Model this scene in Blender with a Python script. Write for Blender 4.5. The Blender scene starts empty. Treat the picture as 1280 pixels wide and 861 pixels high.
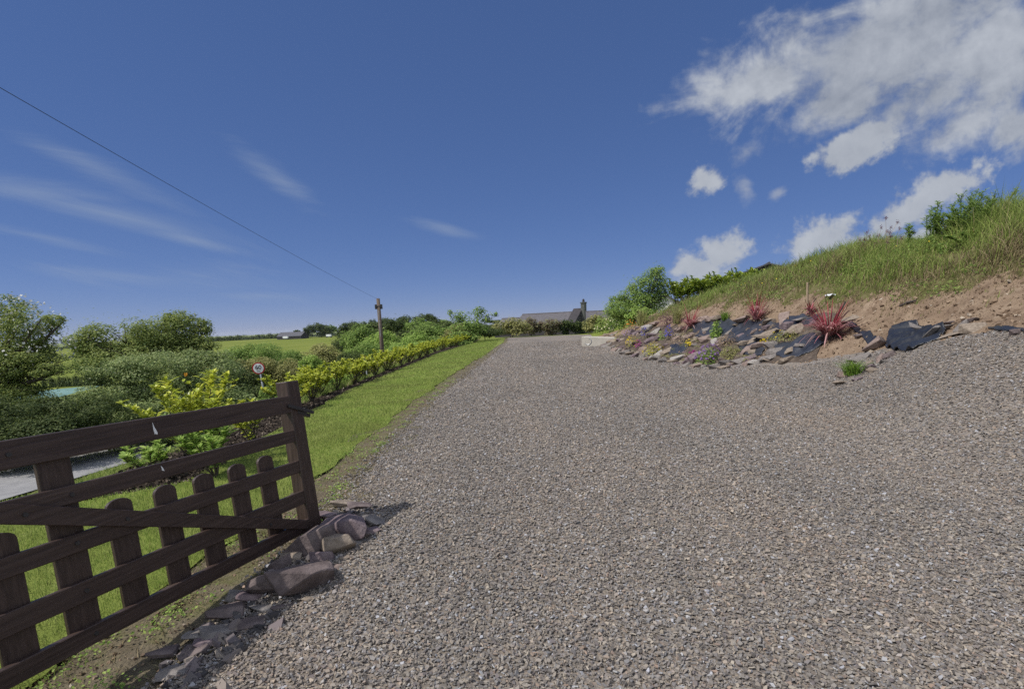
import bpy, bmesh, math, random
import numpy as np
from mathutils import Vector, Matrix
from math import radians, sin, cos, tan, atan2, pi
sc = bpy.context.scene
COL = sc.collection
rng = np.random.default_rng(7)
random.seed(7)

# ------------------------------------------------------------------ camera geometry
FP = 640.0; TILT = radians(8.0); ROLL = radians(2.4); HORIZ = 402.6
PPY = HORIZ + FP * tan(TILT) / cos(ROLL)
CAM = np.array([0, 0, 1.6])
FW = np.array([0, cos(TILT), -sin(TILT)])
_r = np.array([1.0, 0, 0]); _u = np.array([0, sin(TILT), cos(TILT)])
RT = _r * cos(ROLL) - _u * sin(ROLL); UP = _u * cos(ROLL) + _r * sin(ROLL)
def ray(px, py): return FW + (px - 640) / FP * RT + (PPY - py) / FP * UP
def onz(px, py, z=0.0):
    d = ray(px, py); return CAM + d * ((z - CAM[2]) / d[2])
def aty(px, py, y):
    d = ray(px, py); return CAM + d * (y / d[1])
def horizon(px): return HORIZ - tan(ROLL) * (px - 640)

# ------------------------------------------------------------------ noise
_tab = np.random.default_rng(3).random((256, 256))
def vn(x, y):
    x = np.asarray(x, float); y = np.asarray(y, float)
    xi = np.floor(x).astype(int); yi = np.floor(y).astype(int)
    fx = x - xi; fy = y - yi
    fx = fx * fx * (3 - 2 * fx); fy = fy * fy * (3 - 2 * fy)
    a = _tab[xi & 255, yi & 255]; b = _tab[(xi + 1) & 255, yi & 255]
    c = _tab[xi & 255, (yi + 1) & 255]; d = _tab[(xi + 1) & 255, (yi + 1) & 255]
    return (a * (1 - fx) + b * fx) * (1 - fy) + (c * (1 - fx) + d * fx) * fy - 0.5
def fbm(x, y, o=4):
    s = 0; a = 1.0
    for k in range(o):
        s = s + a * vn(x * 2 ** k + 17.3 * k, y * 2 ** k + 5.1 * k); a *= 0.5
    return s
def sst(a, b, x):
    t = np.clip((np.asarray(x, float) - a) / (b - a), 0, 1); return t * t * (3 - 2 * t)

# ------------------------------------------------------------------ terrain
def xb(y): return np.interp(y, [-5, 6.6, 10, 11.5, 16.5, 24, 32, 40, 60], [6.6, 6.6, 6.9, 6.5, 5.9, 5.4, 5.0, 6.2, 9])
def Gv(y): return np.interp(y, [-5, 7, 10, 11.5, 16.5], [1.2, 1.2, .66, .36, 0])
def road_z(y): return -0.95 - 0.055 * (np.clip(y, 3, 45) - 8)
def H(x, y):
    x = np.asarray(x, float); y = np.asarray(y, float)
    r = np.hypot(x, y); az = np.degrees(np.arctan2(x, np.maximum(y, 1e-3)))
    B = xb(y); G = Gv(y)
    z = np.where(x > -1.6, 0.0, np.clip((x + 1.6) / 3.0, -1, 0) * 0.10)
    t = np.clip((x - 4.0) / (B - 4.0), 0, 1)
    z = z + G * t ** 1.35
    s = x - B
    prof = np.interp(s, [0, .6, 1.3, 2.5, 3.6, 5, 8, 14, 60], [0, .5, .9, 2.05, 2.70, 3.18, 3.40, 3.2, 2.0])
    fade = np.interp(y, [0, 17, 20, 23, 26, 28.5, 30, 34, 44], [1, 1, .95, .85, .76, .66, .57, .42, .25])
    bank = G + (prof * fade) * np.clip(1 - G / np.maximum(prof, .01) * np.clip(s / 2.5, 0, 1) * 0.95, .2, 1)
    z = np.where(s > 0, np.maximum(bank, G * (s < .6)), z)
    zr = road_z(y)
    left = -0.10 + (zr + 0.10) * sst(-4.7, -8.2, x)
    left = np.where(x < -12.0, zr + 0.9 * sst(-12, -13.6, x), left)
    zl = np.interp(r, [20, 60, 100, 150, 260, 400, 600, 1200, 2500, 6000], [-3, -5, -6.2, -6.8, -5.2, -2.9, -6, -14, -20, -24])
    left = left * sst(-24, -14, x) + np.minimum(left, zl) * (1 - sst(-24, -14, x))
    z = np.where(x < -4.6, left, z)
    zc = np.interp(r, [55, 90, 200, 600, 1500, 6000], [-.4, -1.0, -1.2, -3, -9, -22])
    w = sst(-24, -5, az)
    zf = zl * (1 - w) + zc * w
    zf = np.where((az > 12), zf + 2.2 * sst(12, 25, az) * (r < 300), zf)
    z = z - .062 * np.maximum(0, 4.4 - y) * (y > -6)     # the entrance falls towards the lane
    k = sst(48, 85, r)
    return z * (1 - k) + zf * k
def hit(px, py, off=0.0):
    d = ray(px, py); d = d / d[1]
    ys = np.concatenate([np.arange(1.2, 60, .02), np.geomspace(60, 900, 600)])
    P = CAM + d * ys[:, None]
    f = P[:, 2] - H(P[:, 0], P[:, 1]) - off
    i = np.argmax(f < 0)
    if not (f < 0).any(): i = len(ys) - 1
    a = f[i - 1] / (f[i - 1] - f[i]) if i else 0
    y = ys[i - 1] + a * (ys[i] - ys[i - 1])
    return CAM + d * y

# ------------------------------------------------------------------ materials
def _nodes(name):
    m = bpy.data.materials.new(name); m.use_nodes = True
    nt = m.node_tree; bs = nt.nodes['Principled BSDF']
    return m, nt, bs
def ramp(nt, src, stops, interp='LINEAR'):
    n = nt.nodes.new('ShaderNodeValToRGB'); n.color_ramp.interpolation = interp
    el = n.color_ramp.elements
    while len(el) > 1: el.remove(el[-1])
    el[0].position = stops[0][0]; el[0].color = (*stops[0][1], 1)
    for p, c in stops[1:]:
        e = el.new(p); e.color = (*c, 1)
    nt.links.new(src, n.inputs['Fac']); return n.outputs['Color']
def noise(nt, scale, detail=4, vec=None, rough=.55):
    n = nt.nodes.new('ShaderNodeTexNoise'); n.inputs['Scale'].default_value = scale
    n.inputs['Detail'].default_value = detail; n.inputs['Roughness'].default_value = rough
    if vec is not None: nt.links.new(vec, n.inputs['Vector'])
    return n.outputs['Fac']
def objvec(nt, sc3=None):
    t = nt.nodes.new('ShaderNodeTexCoord')
    if sc3 is None: return t.outputs['Object']
    m = nt.nodes.new('ShaderNodeMapping'); m.inputs['Scale'].default_value = sc3
    nt.links.new(t.outputs['Object'], m.inputs['Vector']); return m.outputs['Vector']
def mix(nt, a, b, fac, mode='MIX'):
    n = nt.nodes.new('ShaderNodeMix'); n.data_type = 'RGBA'; n.blend_type = mode
    for i, v in ((0, fac), (6, a), (7, b)):
        if hasattr(v, 'links'): nt.links.new(v, n.inputs[i])
        elif isinstance(v, (int, float)): n.inputs[i].default_value = v
        else: n.inputs[i].default_value = (*v, 1)
    return n.outputs[2]
def bump(nt, bs, h, dist, strength=1.0):
    b = nt.nodes.new('ShaderNodeBump'); b.inputs['Distance'].default_value = dist
    b.inputs['Strength'].default_value = strength
    nt.links.new(h, b.inputs['Height']); nt.links.new(b.outputs['Normal'], bs.inputs['Normal'])
def surf(name, stops, scale=3.0, rough=.8, bscale=None, bdist=.01, sc3=None, detail=6, spec=.3):
    m, nt, bs = _nodes(name); v = objvec(nt, sc3)
    nt.links.new(ramp(nt, noise(nt, scale, detail, v), stops), bs.inputs['Base Color'])
    bs.inputs['Roughness'].default_value = rough; bs.inputs['Specular IOR Level'].default_value = spec
    if bscale: bump(nt, bs, noise(nt, bscale, 6, v), bdist)
    return m
def island(name, stops, rough=.55, trans=0.0, spec=.3, patch=None, tcol=None):
    """colour picked separately for every leaf, blade or chip of the mesh"""
    m, nt, bs = _nodes(name)
    g = nt.nodes.new('ShaderNodeNewGeometry')
    c = ramp(nt, g.outputs['Random Per Island'], stops)
    if patch:
        f = ramp(nt, noise(nt, patch[0], 3, objvec(nt)), [(.38, (0, 0, 0)), (.62, (1, 1, 1))])
        c = mix(nt, c, mix(nt, c, patch[1], .6), f)
    nt.links.new(c, bs.inputs['Base Color'])
    bs.inputs['Roughness'].default_value = rough; bs.inputs['Specular IOR Level'].default_value = spec
    if trans > 0:
        t = nt.nodes.new('ShaderNodeBsdfTranslucent')
        if tcol: nt.links.new(mix(nt, c, tcol, 1.0, 'MULTIPLY'), t.inputs['Color'])
        else: nt.links.new(c, t.inputs['Color'])
        mx = nt.nodes.new('ShaderNodeMixShader'); mx.inputs[0].default_value = trans
        nt.links.new(bs.outputs[0], mx.inputs[1]); nt.links.new(t.outputs[0], mx.inputs[2])
        nt.links.new(mx.outputs[0], nt.nodes['Material Output'].inputs['Surface'])
    return m
def leafmat(name, dark, mid, light, rough=.55, trans=.48, spec=.16, extra=None, k=3.0, patch=None):
    dark, mid, light = (tuple(min(.7, c * k * w) for c, w in zip(q, (1.09, 1.03, 1.2))) for q in (dark, mid, light))
    st = [(0, dark), (.45, mid), (.9, light)]
    if extra: st += [(.97, extra)]
    return island(name, st, rough, trans, spec, patch)
def flat(name, col, rough=.6, spec=.3, metal=0.0, var=.15, scale=8.0):
    m = surf(name, [(.3, tuple(c * (1 - var) for c in col)), (.7, tuple(min(1, c * (1 + var)) for c in col))], scale, rough, None, spec=spec)
    m.node_tree.nodes['Principled BSDF'].inputs['Metallic'].default_value = metal
    return m
M = {}
# gravel sheet: packed slate chippings
def gravel_mat():
    m, nt, bs = _nodes('slate_gravel'); v = objvec(nt)
    wv = mix(nt, v, (0, 0, 0), 0.0)
    def vor(s):
        n = nt.nodes.new('ShaderNodeTexVoronoi'); n.inputs['Scale'].default_value = s
        nt.links.new(v, n.inputs['Vector']); return n
    a = vor(42); b = vor(75)
    sep = nt.nodes.new('ShaderNodeSeparateColor'); nt.links.new(a.outputs['Color'], sep.inputs[0])
    c1 = ramp(nt, sep.outputs[0], GRAVEL)
    sep2 = nt.nodes.new('ShaderNodeSeparateColor'); nt.links.new(b.outputs['Color'], sep2.inputs[0])
    c2 = ramp(nt, sep2.outputs[0], GRAVEL)
    c = mix(nt, c1, c2, .5)
    big = ramp(nt, noise(nt, .35, 4, objvec(nt, (1.0, .25, 1))), [(.35, (.82, .80, .78)), (.5, (1, .98, .95)), (.68, (1.12, 1.05, .98))])
    c = mix(nt, c, big, 1.0, 'MULTIPLY')
    nt.links.new(c, bs.inputs['Base Color']); bs.inputs['Roughness'].default_value = .85
    bs.inputs['Specular IOR Level'].default_value = .2
    bump(nt, bs, a.outputs['Distance'], .012, .9)
    return m
GRAVEL = [(0, (0.128, 0.117, 0.103)), (.14, (0.223, 0.204, 0.171)), (.30, (0.330, 0.290, 0.227)), (.44, (0.235, 0.236, 0.227)), (.56, (0.404, 0.356, 0.270)), (.66, (0.304, 0.292, 0.264)),
          (.76, (0.209, 0.185, 0.171)), (.85, (0.482, 0.433, 0.337)), (.92, (0.350, 0.261, 0.191)), (.955, (0.458, 0.468, 0.442)), (1, (0.482, 0.492, 0.500))]
M['gravel'] = gravel_mat()
M['chip'] = island('slate_chip', GRAVEL, .75, 0, .25)
_nt = M['chip'].node_tree; _b = _nt.nodes['Principled BSDF']; _src = _b.inputs['Base Color'].links[0].from_socket
_t = ramp(_nt, noise(_nt, .55, 4, objvec(_nt, (1.0, .35, 1))), [(.34, (.86, .88, .90)), (.5, (1, 1, 1)), (.66, (1.06, 1.02, .98))])
_nt.links.new(mix(_nt, _src, _t, 1.0, 'MULTIPLY'), _b.inputs['Base Color'])
M['lawn'] = surf('lawn_grass', [(.3, (.125, .165, .022)), (.5, (.165, .205, .030)), (.7, (.20, .235, .042))], 2.2, .9, 60, .02, spec=.1)
M['blade'] = leafmat('lawn_blade', (.094, .150, .025), (.146, .216, .037), (.212, .268, .058), .6, .35, .2, (.22, .20, .09), k=1.8, patch=(.8, (.21, .205, .075)))
M['dirt'] = surf('dirt_edge', [(.25, (.12, .095, .068)), (.5, (.20, .165, .115)), (.62, (.16, .15, .07)), (.8, (.26, .22, .16))], 5, .95, 40, .03, spec=.1)
M['mulch'] = surf('mulch', [(.3, (.022, .017, .013)), (.6, (.06, .045, .034)), (.8, (.12, .095, .07))], 22, .95, 45, .04, spec=.1)
M['road'] = surf('road_tarmac', [(.3, (.20, .20, .21)), (.7, (.27, .27, .275))], 4, .9, 90, .01, spec=.2)
M['rough'] = surf('rough_grass', [(.3, (.08, .105, .024)), (.5, (.12, .15, .034)), (.72, (.19, .19, .07))], 3, .95, 30, .06, spec=.1)
M['pasture'] = surf('pasture', [(.3, (.130, .175, .030)), (.5, (.155, .20, .036)), (.7, (.185, .22, .048))], .03, .95, 6, .05, spec=.05)
M['soil'] = surf('bank_soil', [(.25, (.19, .135, .098)), (.45, (.30, .225, .165)), (.6, (.37, .285, .21)), (.78, (.45, .36, .275))], 2.6, .95, 18, .07, spec=.1, detail=9)
M['rocksoil'] = surf('rockery_soil', [(.25, (.07, .055, .045)), (.5, (.13, .105, .085)), (.72, (.22, .18, .145))], 7, .95, 25, .05, spec=.1, detail=9)
M['bankturf'] = surf('bank_turf', [(.3, (.09, .10, .03)), (.5, (.16, .15, .06)), (.7, (.24, .20, .11))], 3, .95, 25, .06, spec=.1)
M['clod'] = island('soil_clod', [(0, (.13, .092, .066)), (.5, (.27, .20, .145)), (.9, (.40, .31, .23)), (1, (.55, .50, .43))], .95, 0, .1)
M['gate_x'] = surf('brown_stained_wood', [(.3, (.034, .022, .018)), (.55, (.046, .031, .026)), (.8, (.066, .046, .038))], 6, .42, 60, .0025, (1, 1, 1), spec=.45)
def woodmat(name, along):
    m, nt, bs = _nodes(name); t = nt.nodes.new('ShaderNodeTexCoord')
    m0 = nt.nodes.new('ShaderNodeMapping'); m0.inputs['Rotation'].default_value = (0, 0, radians(18.4)); nt.links.new(t.outputs['Object'], m0.inputs['Vector'])
    m1 = nt.nodes.new('ShaderNodeMapping'); m1.inputs['Scale'].default_value = along; nt.links.new(m0.outputs[0], m1.inputs['Vector'])
    gr = noise(nt, 1.0, 8, m1.outputs[0], .65); wear = noise(nt, 7, 6, t.outputs['Object'], .7)
    c = ramp(nt, gr, [(.30, (.026, .015, .012)), (.48, (.047, .029, .023)), (.62, (.064, .041, .033)), (.78, (.098, .068, .055))])
    c = mix(nt, c, (.13, .105, .092), ramp(nt, wear, [(.66, (0, 0, 0)), (.80, (.5, .5, .5))]))
    nt.links.new(c, bs.inputs['Base Color']); nt.links.new(ramp(nt, wear, [(.3, (.34, .34, .34)), (.7, (.58, .58, .58))]), bs.inputs['Roughness'])
    bs.inputs['Specular IOR Level'].default_value = .45; bump(nt, bs, gr, .004, .8); return m
M['gate'] = woodmat('brown_stained_rail', (55, 2.2, 55)); M['gate_up'] = woodmat('brown_stained_upright', (55, 55, 2.2))
M['iron'] = flat('black_iron', (.03, .028, .028), .45, .5)
M['wood_pole'] = surf('weathered_pole', [(.3, (.10, .075, .055)), (.7, (.19, .15, .12))], 4, .9, 30, .01, (4, 4, .3))
M['bark'] = surf('bark', [(.3, (.05, .04, .032)), (.7, (.12, .10, .08))], 8, .95, 25, .02, (3, 3, .6))
M['white'] = flat('white_paint', (.80, .80, .79), .5, var=.03)
M['red'] = flat('red_sign_paint', (.42, .03, .03), .4, var=.05)
M['blackpaint'] = flat('black_lettering', (.03, .03, .03), .5)
M['steel'] = flat('galvanised_steel', (.38, .39, .40), .45, metal=.6)
M['slate_roof'] = surf('slate_roof', [(.3, (.13, .125, .135)), (.7, (.20, .19, .205))], 3, .75, 20, .03)
M['dark_roof'] = surf('dark_slate_roof', [(.3, (.07, .07, .08)), (.7, (.11, .11, .125))], 3, .7, 20, .03)
M['dark_wall'] = surf('dark_stone_wall', [(.3, (.045, .042, .045)), (.7, (.075, .07, .075))], 3, .9, 8, .05)
M['chimney'] = surf('chimney_stone', [(.3, (.09, .10, .095)), (.7, (.15, .155, .145))], 4, .9, 14, .04)
M['white_wall'] = flat('white_render', (.72, .71, .68), .8, var=.05)
M['teal'] = surf('teal_sheeting', [(.3, (.17, .30, .285)), (.7, (.23, .37, .35))], 2, .5, None)
M['concrete'] = surf('pale_concrete', [(.3, (.46, .44, .38)), (.7, (.56, .53, .46))], 3, .9, 30, .006)
M['membrane'] = surf('weed_membrane', [(.3, (.020, .022, .028)), (.6, (.036, .040, .052)), (.8, (.075, .075, .08))], 5, .42, 26, .012, spec=.5)
M['plastic'] = surf('black_plastic', [(.3, (.012, .013, .016)), (.7, (.022, .024, .03))], 3, .34, None, spec=.6)
M['stake'] = flat('timber_stake', (.33, .25, .17), .8)
M['paper'] = flat('white_paper', (.74, .76, .80), .7, var=.08)
M['branch'] = flat('dark_wet_wood', (.045, .035, .03), .7, var=.3)
def stonemat(name, a, b, c):
    return surf(name, [(.28, a), (.5, b), (.72, c)], 9, .85, 30, .012, spec=.2)
STONES = {
    'grey': stonemat('grey_slate', (.15, .138, .128), (.235, .215, .20), (.33, .305, .28)),
    'purple': stonemat('purple_slate', (.12, .092, .10), (.20, .155, .165), (.29, .235, .235)),
    'tan': stonemat('tan_sandstone', (.19, .155, .12), (.29, .24, .19), (.40, .34, .27)),
    'pink': stonemat('pinkish_sandstone', (.20, .15, .13), (.29, .225, .195), (.40, .32, .28)),
    'pale': stonemat('pale_stone', (.26, .245, .22), (.36, .34, .31), (.48, .455, .42)),
    'dark': stonemat('dark_slate', (.092, .074, .072), (.155, .125, .12), (.25, .205, .195)),
}
LM = {
    'haw': leafmat('hawthorn_leaf', (.034, .052, .013), (.064, .088, .021), (.12, .140, .036)),
    'bramble': leafmat('bramble_leaf', (.036, .058, .018), (.076, .102, .032), (.14, .168, .060), .55, .42, .2, (.30, .32, .20)),  # last colour: a few pale leaves painted in as highlights
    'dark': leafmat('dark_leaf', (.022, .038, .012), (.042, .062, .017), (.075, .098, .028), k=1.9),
    'mid': leafmat('mid_green_leaf', (.036, .064, .013), (.066, .104, .022), (.11, .15, .036)),
    'light': leafmat('light_green_leaf', (.055, .094, .018), (.095, .145, .028), (.145, .19, .046)),
    'olive': leafmat('olive_leaf', (.055, .062, .02), (.095, .102, .032), (.15, .15, .055)),
    'red': leafmat('reddish_leaf', (.045, .032, .022), (.075, .062, .034), (.10, .11, .045)),
    'laurel': leafmat('laurel_leaf', (.11, .14, .014), (.22, .27, .026), (.36, .41, .048), .38, .42, .35, k=1.8),
    'laurel_bank': leafmat('bank_laurel_leaf', (.055, .095, .010), (.11, .165, .014), (.20, .25, .026), .3, .35, .5, k=1.6),
    'lime': leafmat('lime_leaf', (.18, .21, .02), (.28, .30, .03), (.40, .40, .05), k=1.6),
    'silver': leafmat('silver_leaf', (.16, .19, .18), (.24, .28, .27), (.33, .37, .36), k=1.6),
    'conifer': leafmat('conifer_leaf', (.02, .034, .014), (.034, .05, .02), (.05, .068, .028)),
    'purple': leafmat('purple_leaf', (.035, .016, .022), (.06, .028, .036), (.09, .05, .055)),
    'brown': leafmat('brown_twig', (.07, .055, .035), (.12, .095, .06), (.17, .14, .08)),
}
def petal(name, c): return island(name, [(0, tuple(v * .75 for v in c)), (1, tuple(min(1, v * 1.2) for v in c))], .5, .3)
PET = {'yellow': petal('yellow_petal', (.62, .48, .02)), 'gold': petal('golden_petal', (.55, .42, .02)), 'violet': petal('violet_petal', (.23, .13, .32)), 'magenta': petal('magenta_petal', (.36, .05, .22)),
       'blue': petal('blue_petal', (.10, .09, .40)), 'orange': petal('orange_petal', (.62, .26, .03)), 'cream': petal('cream_petal', (.62, .60, .36)), 'mauve': petal('mauve_petal', (.33, .22, .33)), 'pink': petal('pink_petal', (.5, .18, .22))}
M['cord_red'] = island('red_strap_leaf', [(0, (.16, .018, .026)), (.5, (.34, .040, .060)), (.85, (.46, .12, .14)), (1, (.24, .12, .06))], .4, .3)
M['cord_pink'] = island('pink_strap_leaf', [(0, (.28, .09, .10)), (.45, (.48, .20, .21)), (.85, (.58, .36, .34)), (1, (.36, .27, .19))], .45, .3)
M['tall'] = leafmat('tall_grass', (.075, .115, .022), (.13, .180, .036), (.20, .245, .06), .6, .42, .12, (.34, .28, .15), k=1.65)
M['dry'] = island('dry_grass', [(0, (.17, .14, .07)), (.5, (.28, .23, .125)), (.85, (.40, .33, .20)), (1, (.14, .16, .045))], .8, .25, .1)
M['tuft'] = leafmat('tuft_grass', (.045, .09, .012), (.08, .15, .018), (.14, .22, .03), .5, .3, k=1.6)

def tone(names, k):
    for n in names:
        for nd in bpy.data.materials[n].node_tree.nodes:
            if nd.type == 'VALTORGB' and max(max(e.color[:3]) for e in nd.color_ramp.elements) < .75:
                for e in nd.color_ramp.elements: e.color = tuple(c * q for c, q in zip(e.color[:3], k)) + (1,)
tone(['slate_gravel', 'slate_chip'], (.77, .745, .775)); tone(['slate_gravel'], (.88, .88, .88))
tone(['bank_soil', 'soil_clod', 'dirt_edge', 'bank_turf'], (.77, .78, .76)); tone(['bank_soil', 'soil_clod'], (.95, .89, .85))
tone(['grey_slate', 'purple_slate', 'tan_sandstone', 'pinkish_sandstone', 'pale_stone', 'dark_slate', 'slate_roof', 'pale_concrete', 'weathered_pole', 'dark_stone_wall', 'chimney_stone', 'rockery_soil', 'dry_grass'], (.82, .80, .79))
tone(['road_tarmac'], (1.12, 1.10, 1.06)); tone(['pasture'], (1.02, .94, 1.05)); tone(['lawn_grass'], (1.02, 1.0, 1.5)); tone(['slate_roof'], (.80, .80, .80))
# ------------------------------------------------------------------ object helpers
def link(name, me, m=None, parent=None, loc=None):
    o = bpy.data.objects.new(name, me); COL.objects.link(o)
    if m is not None and me is not None: me.materials.append(m)
    if parent is not None: o.parent = parent
    if loc is not None: o.location = loc
    return o
def tag(o, label, cat, group=None):
    o['label'] = label; o['category'] = cat
    if group: o['group'] = group
    return o
def kind(o, k): o['kind'] = k; return o
def thing(name, loc, label, cat, group=None, rz=0.0):
    o = bpy.data.objects.new(name, None); COL.objects.link(o)
    o.location = tuple(float(v) for v in loc); o.rotation_euler = (0, 0, rz); o.empty_display_size = .1
    return tag(o, label, cat, group)
def npmesh(name, V, F, smooth=False):
    """V (n,3); F (m,k) one constant face size, or a list of such arrays"""
    Fs = F if isinstance(F, list) else [F]
    Fs = [np.asarray(f) for f in Fs if len(f)]
    V = np.asarray(V, np.float32)
    me = bpy.data.meshes.new(name)
    me.vertices.add(len(V)); me.vertices.foreach_set('co', V.ravel())
    nl = sum(f.size for f in Fs); nf = sum(len(f) for f in Fs)
    me.loops.add(nl); me.polygons.add(nf)
    me.loops.foreach_set('vertex_index', np.concatenate([f.ravel() for f in Fs]).astype(np.int32))
    starts = []; o = 0
    for f in Fs:
        starts.append(o + np.arange(len(f)) * f.shape[1]); o += f.size
    me.polygons.foreach_set('loop_start', np.concatenate(starts).astype(np.int32))
    me.update(calc_edges=True)
    me.polygons.foreach_set('use_smooth', np.full(nf, bool(smooth)))
    me.validate(verbose=False) if nf < 2000 else None
    return me
def npobj(name, V, F, m, parent=None, loc=(0, 0, 0), smooth=False):
    loc = np.asarray(loc, float)
    return link(name, npmesh(name, np.asarray(V, float) - loc, F, smooth), m, parent, tuple(loc) if parent is None else None)
class MB:
    def __init__(s): s.v = []; s.f = []
    def add(s, vs, fs):
        b = len(s.v); s.v += [tuple(map(float, p)) for p in vs]; s.f += [tuple(b + i for i in f) for f in fs]
    def box(s, lo, hi, fr=None):
        (a, b, c), (d, e, f) = lo, hi
        vs = [(a, b, c), (d, b, c), (d, e, c), (a, e, c), (a, b, f), (d, b, f), (d, e, f), (a, e, f)]
        if fr: vs = [fr(p) for p in vs]
        s.add(vs, [(0, 3, 2, 1), (4, 5, 6, 7), (0, 1, 5, 4), (1, 2, 6, 5), (2, 3, 7, 6), (3, 0, 4, 7)])
    def prism(s, poly, z0, z1, fr=None):
        n = len(poly); vs = [(x, y, z0) for x, y in poly] + [(x, y, z1) for x, y in poly]
        if fr: vs = [fr(p) for p in vs]
        s.add(vs, [tuple(range(n))[::-1], tuple(range(n, 2 * n))] + [(i, (i + 1) % n, n + (i + 1) % n, n + i) for i in range(n)])
    def tube(s, pts, rad, n=8, cap=True):
        pts = [Vector(p) for p in pts]; rad = rad if hasattr(rad, '__len__') else [rad] * len(pts)
        rings = []
        for i, p in enumerate(pts):
            t = (pts[min(i + 1, len(pts) - 1)] - pts[max(i - 1, 0)]).normalized()
            a = t.cross(Vector((0, 0, 1)) if abs(t.z) < .9 else Vector((1, 0, 0))).normalized(); b = t.cross(a)
            rings.append([p + (a * cos(2 * pi * k / n) + b * sin(2 * pi * k / n)) * rad[i] for k in range(n)])
        vs = [q for r in rings for q in r]; fs = []
        for i in range(len(pts) - 1):
            for k in range(n):
                fs.append((i * n + k, i * n + (k + 1) % n, (i + 1) * n + (k + 1) % n, (i + 1) * n + k))
        if cap: fs += [tuple(range(n))[::-1], tuple((len(pts) - 1) * n + k for k in range(n))]
        s.add(vs, fs)
    def mesh(s, name, bevel=0.0, smooth=False):
        me = bpy.data.meshes.new(name); me.from_pydata(s.v, [], s.f)
        bm = bmesh.new(); bm.from_mesh(me)
        bmesh.ops.recalc_face_normals(bm, faces=bm.faces)
        if bevel: bmesh.ops.bevel(bm, geom=bm.edges[:], offset=bevel, segments=1, affect='EDGES', clamp_overlap=True)
        if smooth:
            for f in bm.faces: f.smooth = True
        bm.to_mesh(me); bm.free(); me.update(); return me
    def build(s, name, m, parent=None, bevel=0.0, smooth=False, loc=None):
        if loc is not None:
            l = Vector(loc); s.v = [tuple(Vector(p) - l) for p in s.v]
        return link(name, s.mesh(name, bevel, smooth), m, parent, loc if parent is None else None)
def copy_tree(o, parent=None):
    c = o.copy(); COL.objects.link(c)
    if parent is not None: c.parent = parent
    for ch in list(o.children): copy_tree(ch, c)
    return c

SUND = np.array([-.51, -.27, .82])   # leaves turn a little towards the light
# ------------------------------------------------------------------ leaves, blades, chips
def unit(v): return v / np.maximum(np.linalg.norm(v, axis=-1, keepdims=True), 1e-9)
def rdir(n, g=rng): return unit(g.normal(size=(n, 3)))
def leaves(P, N, size, aspect=.55, fold=.25, g=rng):
    """folded diamond leaves at P facing N"""
    n = len(P); N = unit(N); T = unit(np.cross(N, rdir(n, g))); S = np.cross(N, T)
    L = (np.broadcast_to(size, n))[:, None]; W = L * aspect * .5
    base = P - T * L * .5; tip = P + T * L * .5
    l = P + S * W + N * L * fold * .5; r = P - S * W + N * L * fold * .5
    V = np.stack([base, l, tip, r], 1).reshape(-1, 3)
    i = np.arange(n)[:, None] * 4
    F = np.concatenate([i + [0, 2, 1], i + [0, 3, 2]], 0)
    return V, F
def big_leaves(P, T, N, L, W, curl=.15, g=rng):
    """long pointed leaves with a midrib: base P, direction T, facing N"""
    n = len(P); T = unit(T); S = unit(np.cross(N, T)); N = np.cross(T, S)
    L = np.broadcast_to(L, n)[:, None]; W = np.broadcast_to(W, n)[:, None]
    def at(u, s, up): return P + T * L * u + S * W * s + N * (L * up - L * curl * u * u)
    V = np.stack([at(0, 0, 0), at(.3, .46, .05), at(.3, 0, 0), at(.3, -.46, .05), at(.68, .42, .05), at(.68, 0, 0), at(.68, -.42, .05), at(1, 0, 0)], 1).reshape(-1, 3)
    i = np.arange(n)[:, None] * 8
    t = np.concatenate([i + f for f in ([0, 2, 1], [0, 3, 2], [4, 5, 7], [5, 6, 7])], 0)
    q = np.concatenate([i + f for f in ([1, 2, 5, 4], [2, 3, 6, 5])], 0)
    return V, [t, q]
def blades(P, h, lean, w, g=rng, stiff=.6):
    """grass blades: P bases, lean (n,3) horizontal offset of the tip"""
    n = len(P); h = np.broadcast_to(h, n)[:, None]; w = np.broadcast_to(w, n)[:, None]
    a = g.random(n) * 2 * pi; S = np.stack([np.cos(a), np.sin(a), np.zeros(n)], 1)
    up = np.array([0, 0, 1.0])
    m = P + up * h * .6 + lean * .3; tip = P + up * h + lean
    V = np.stack([P - S * w * .5, P + S * w * .5, m + S * w * .4, m - S * w * .4, tip], 1).reshape(-1, 3)
    i = np.arange(n)[:, None] * 5
    return V, [i + [0, 1, 2, 3], i + [3, 2, 4]]
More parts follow.
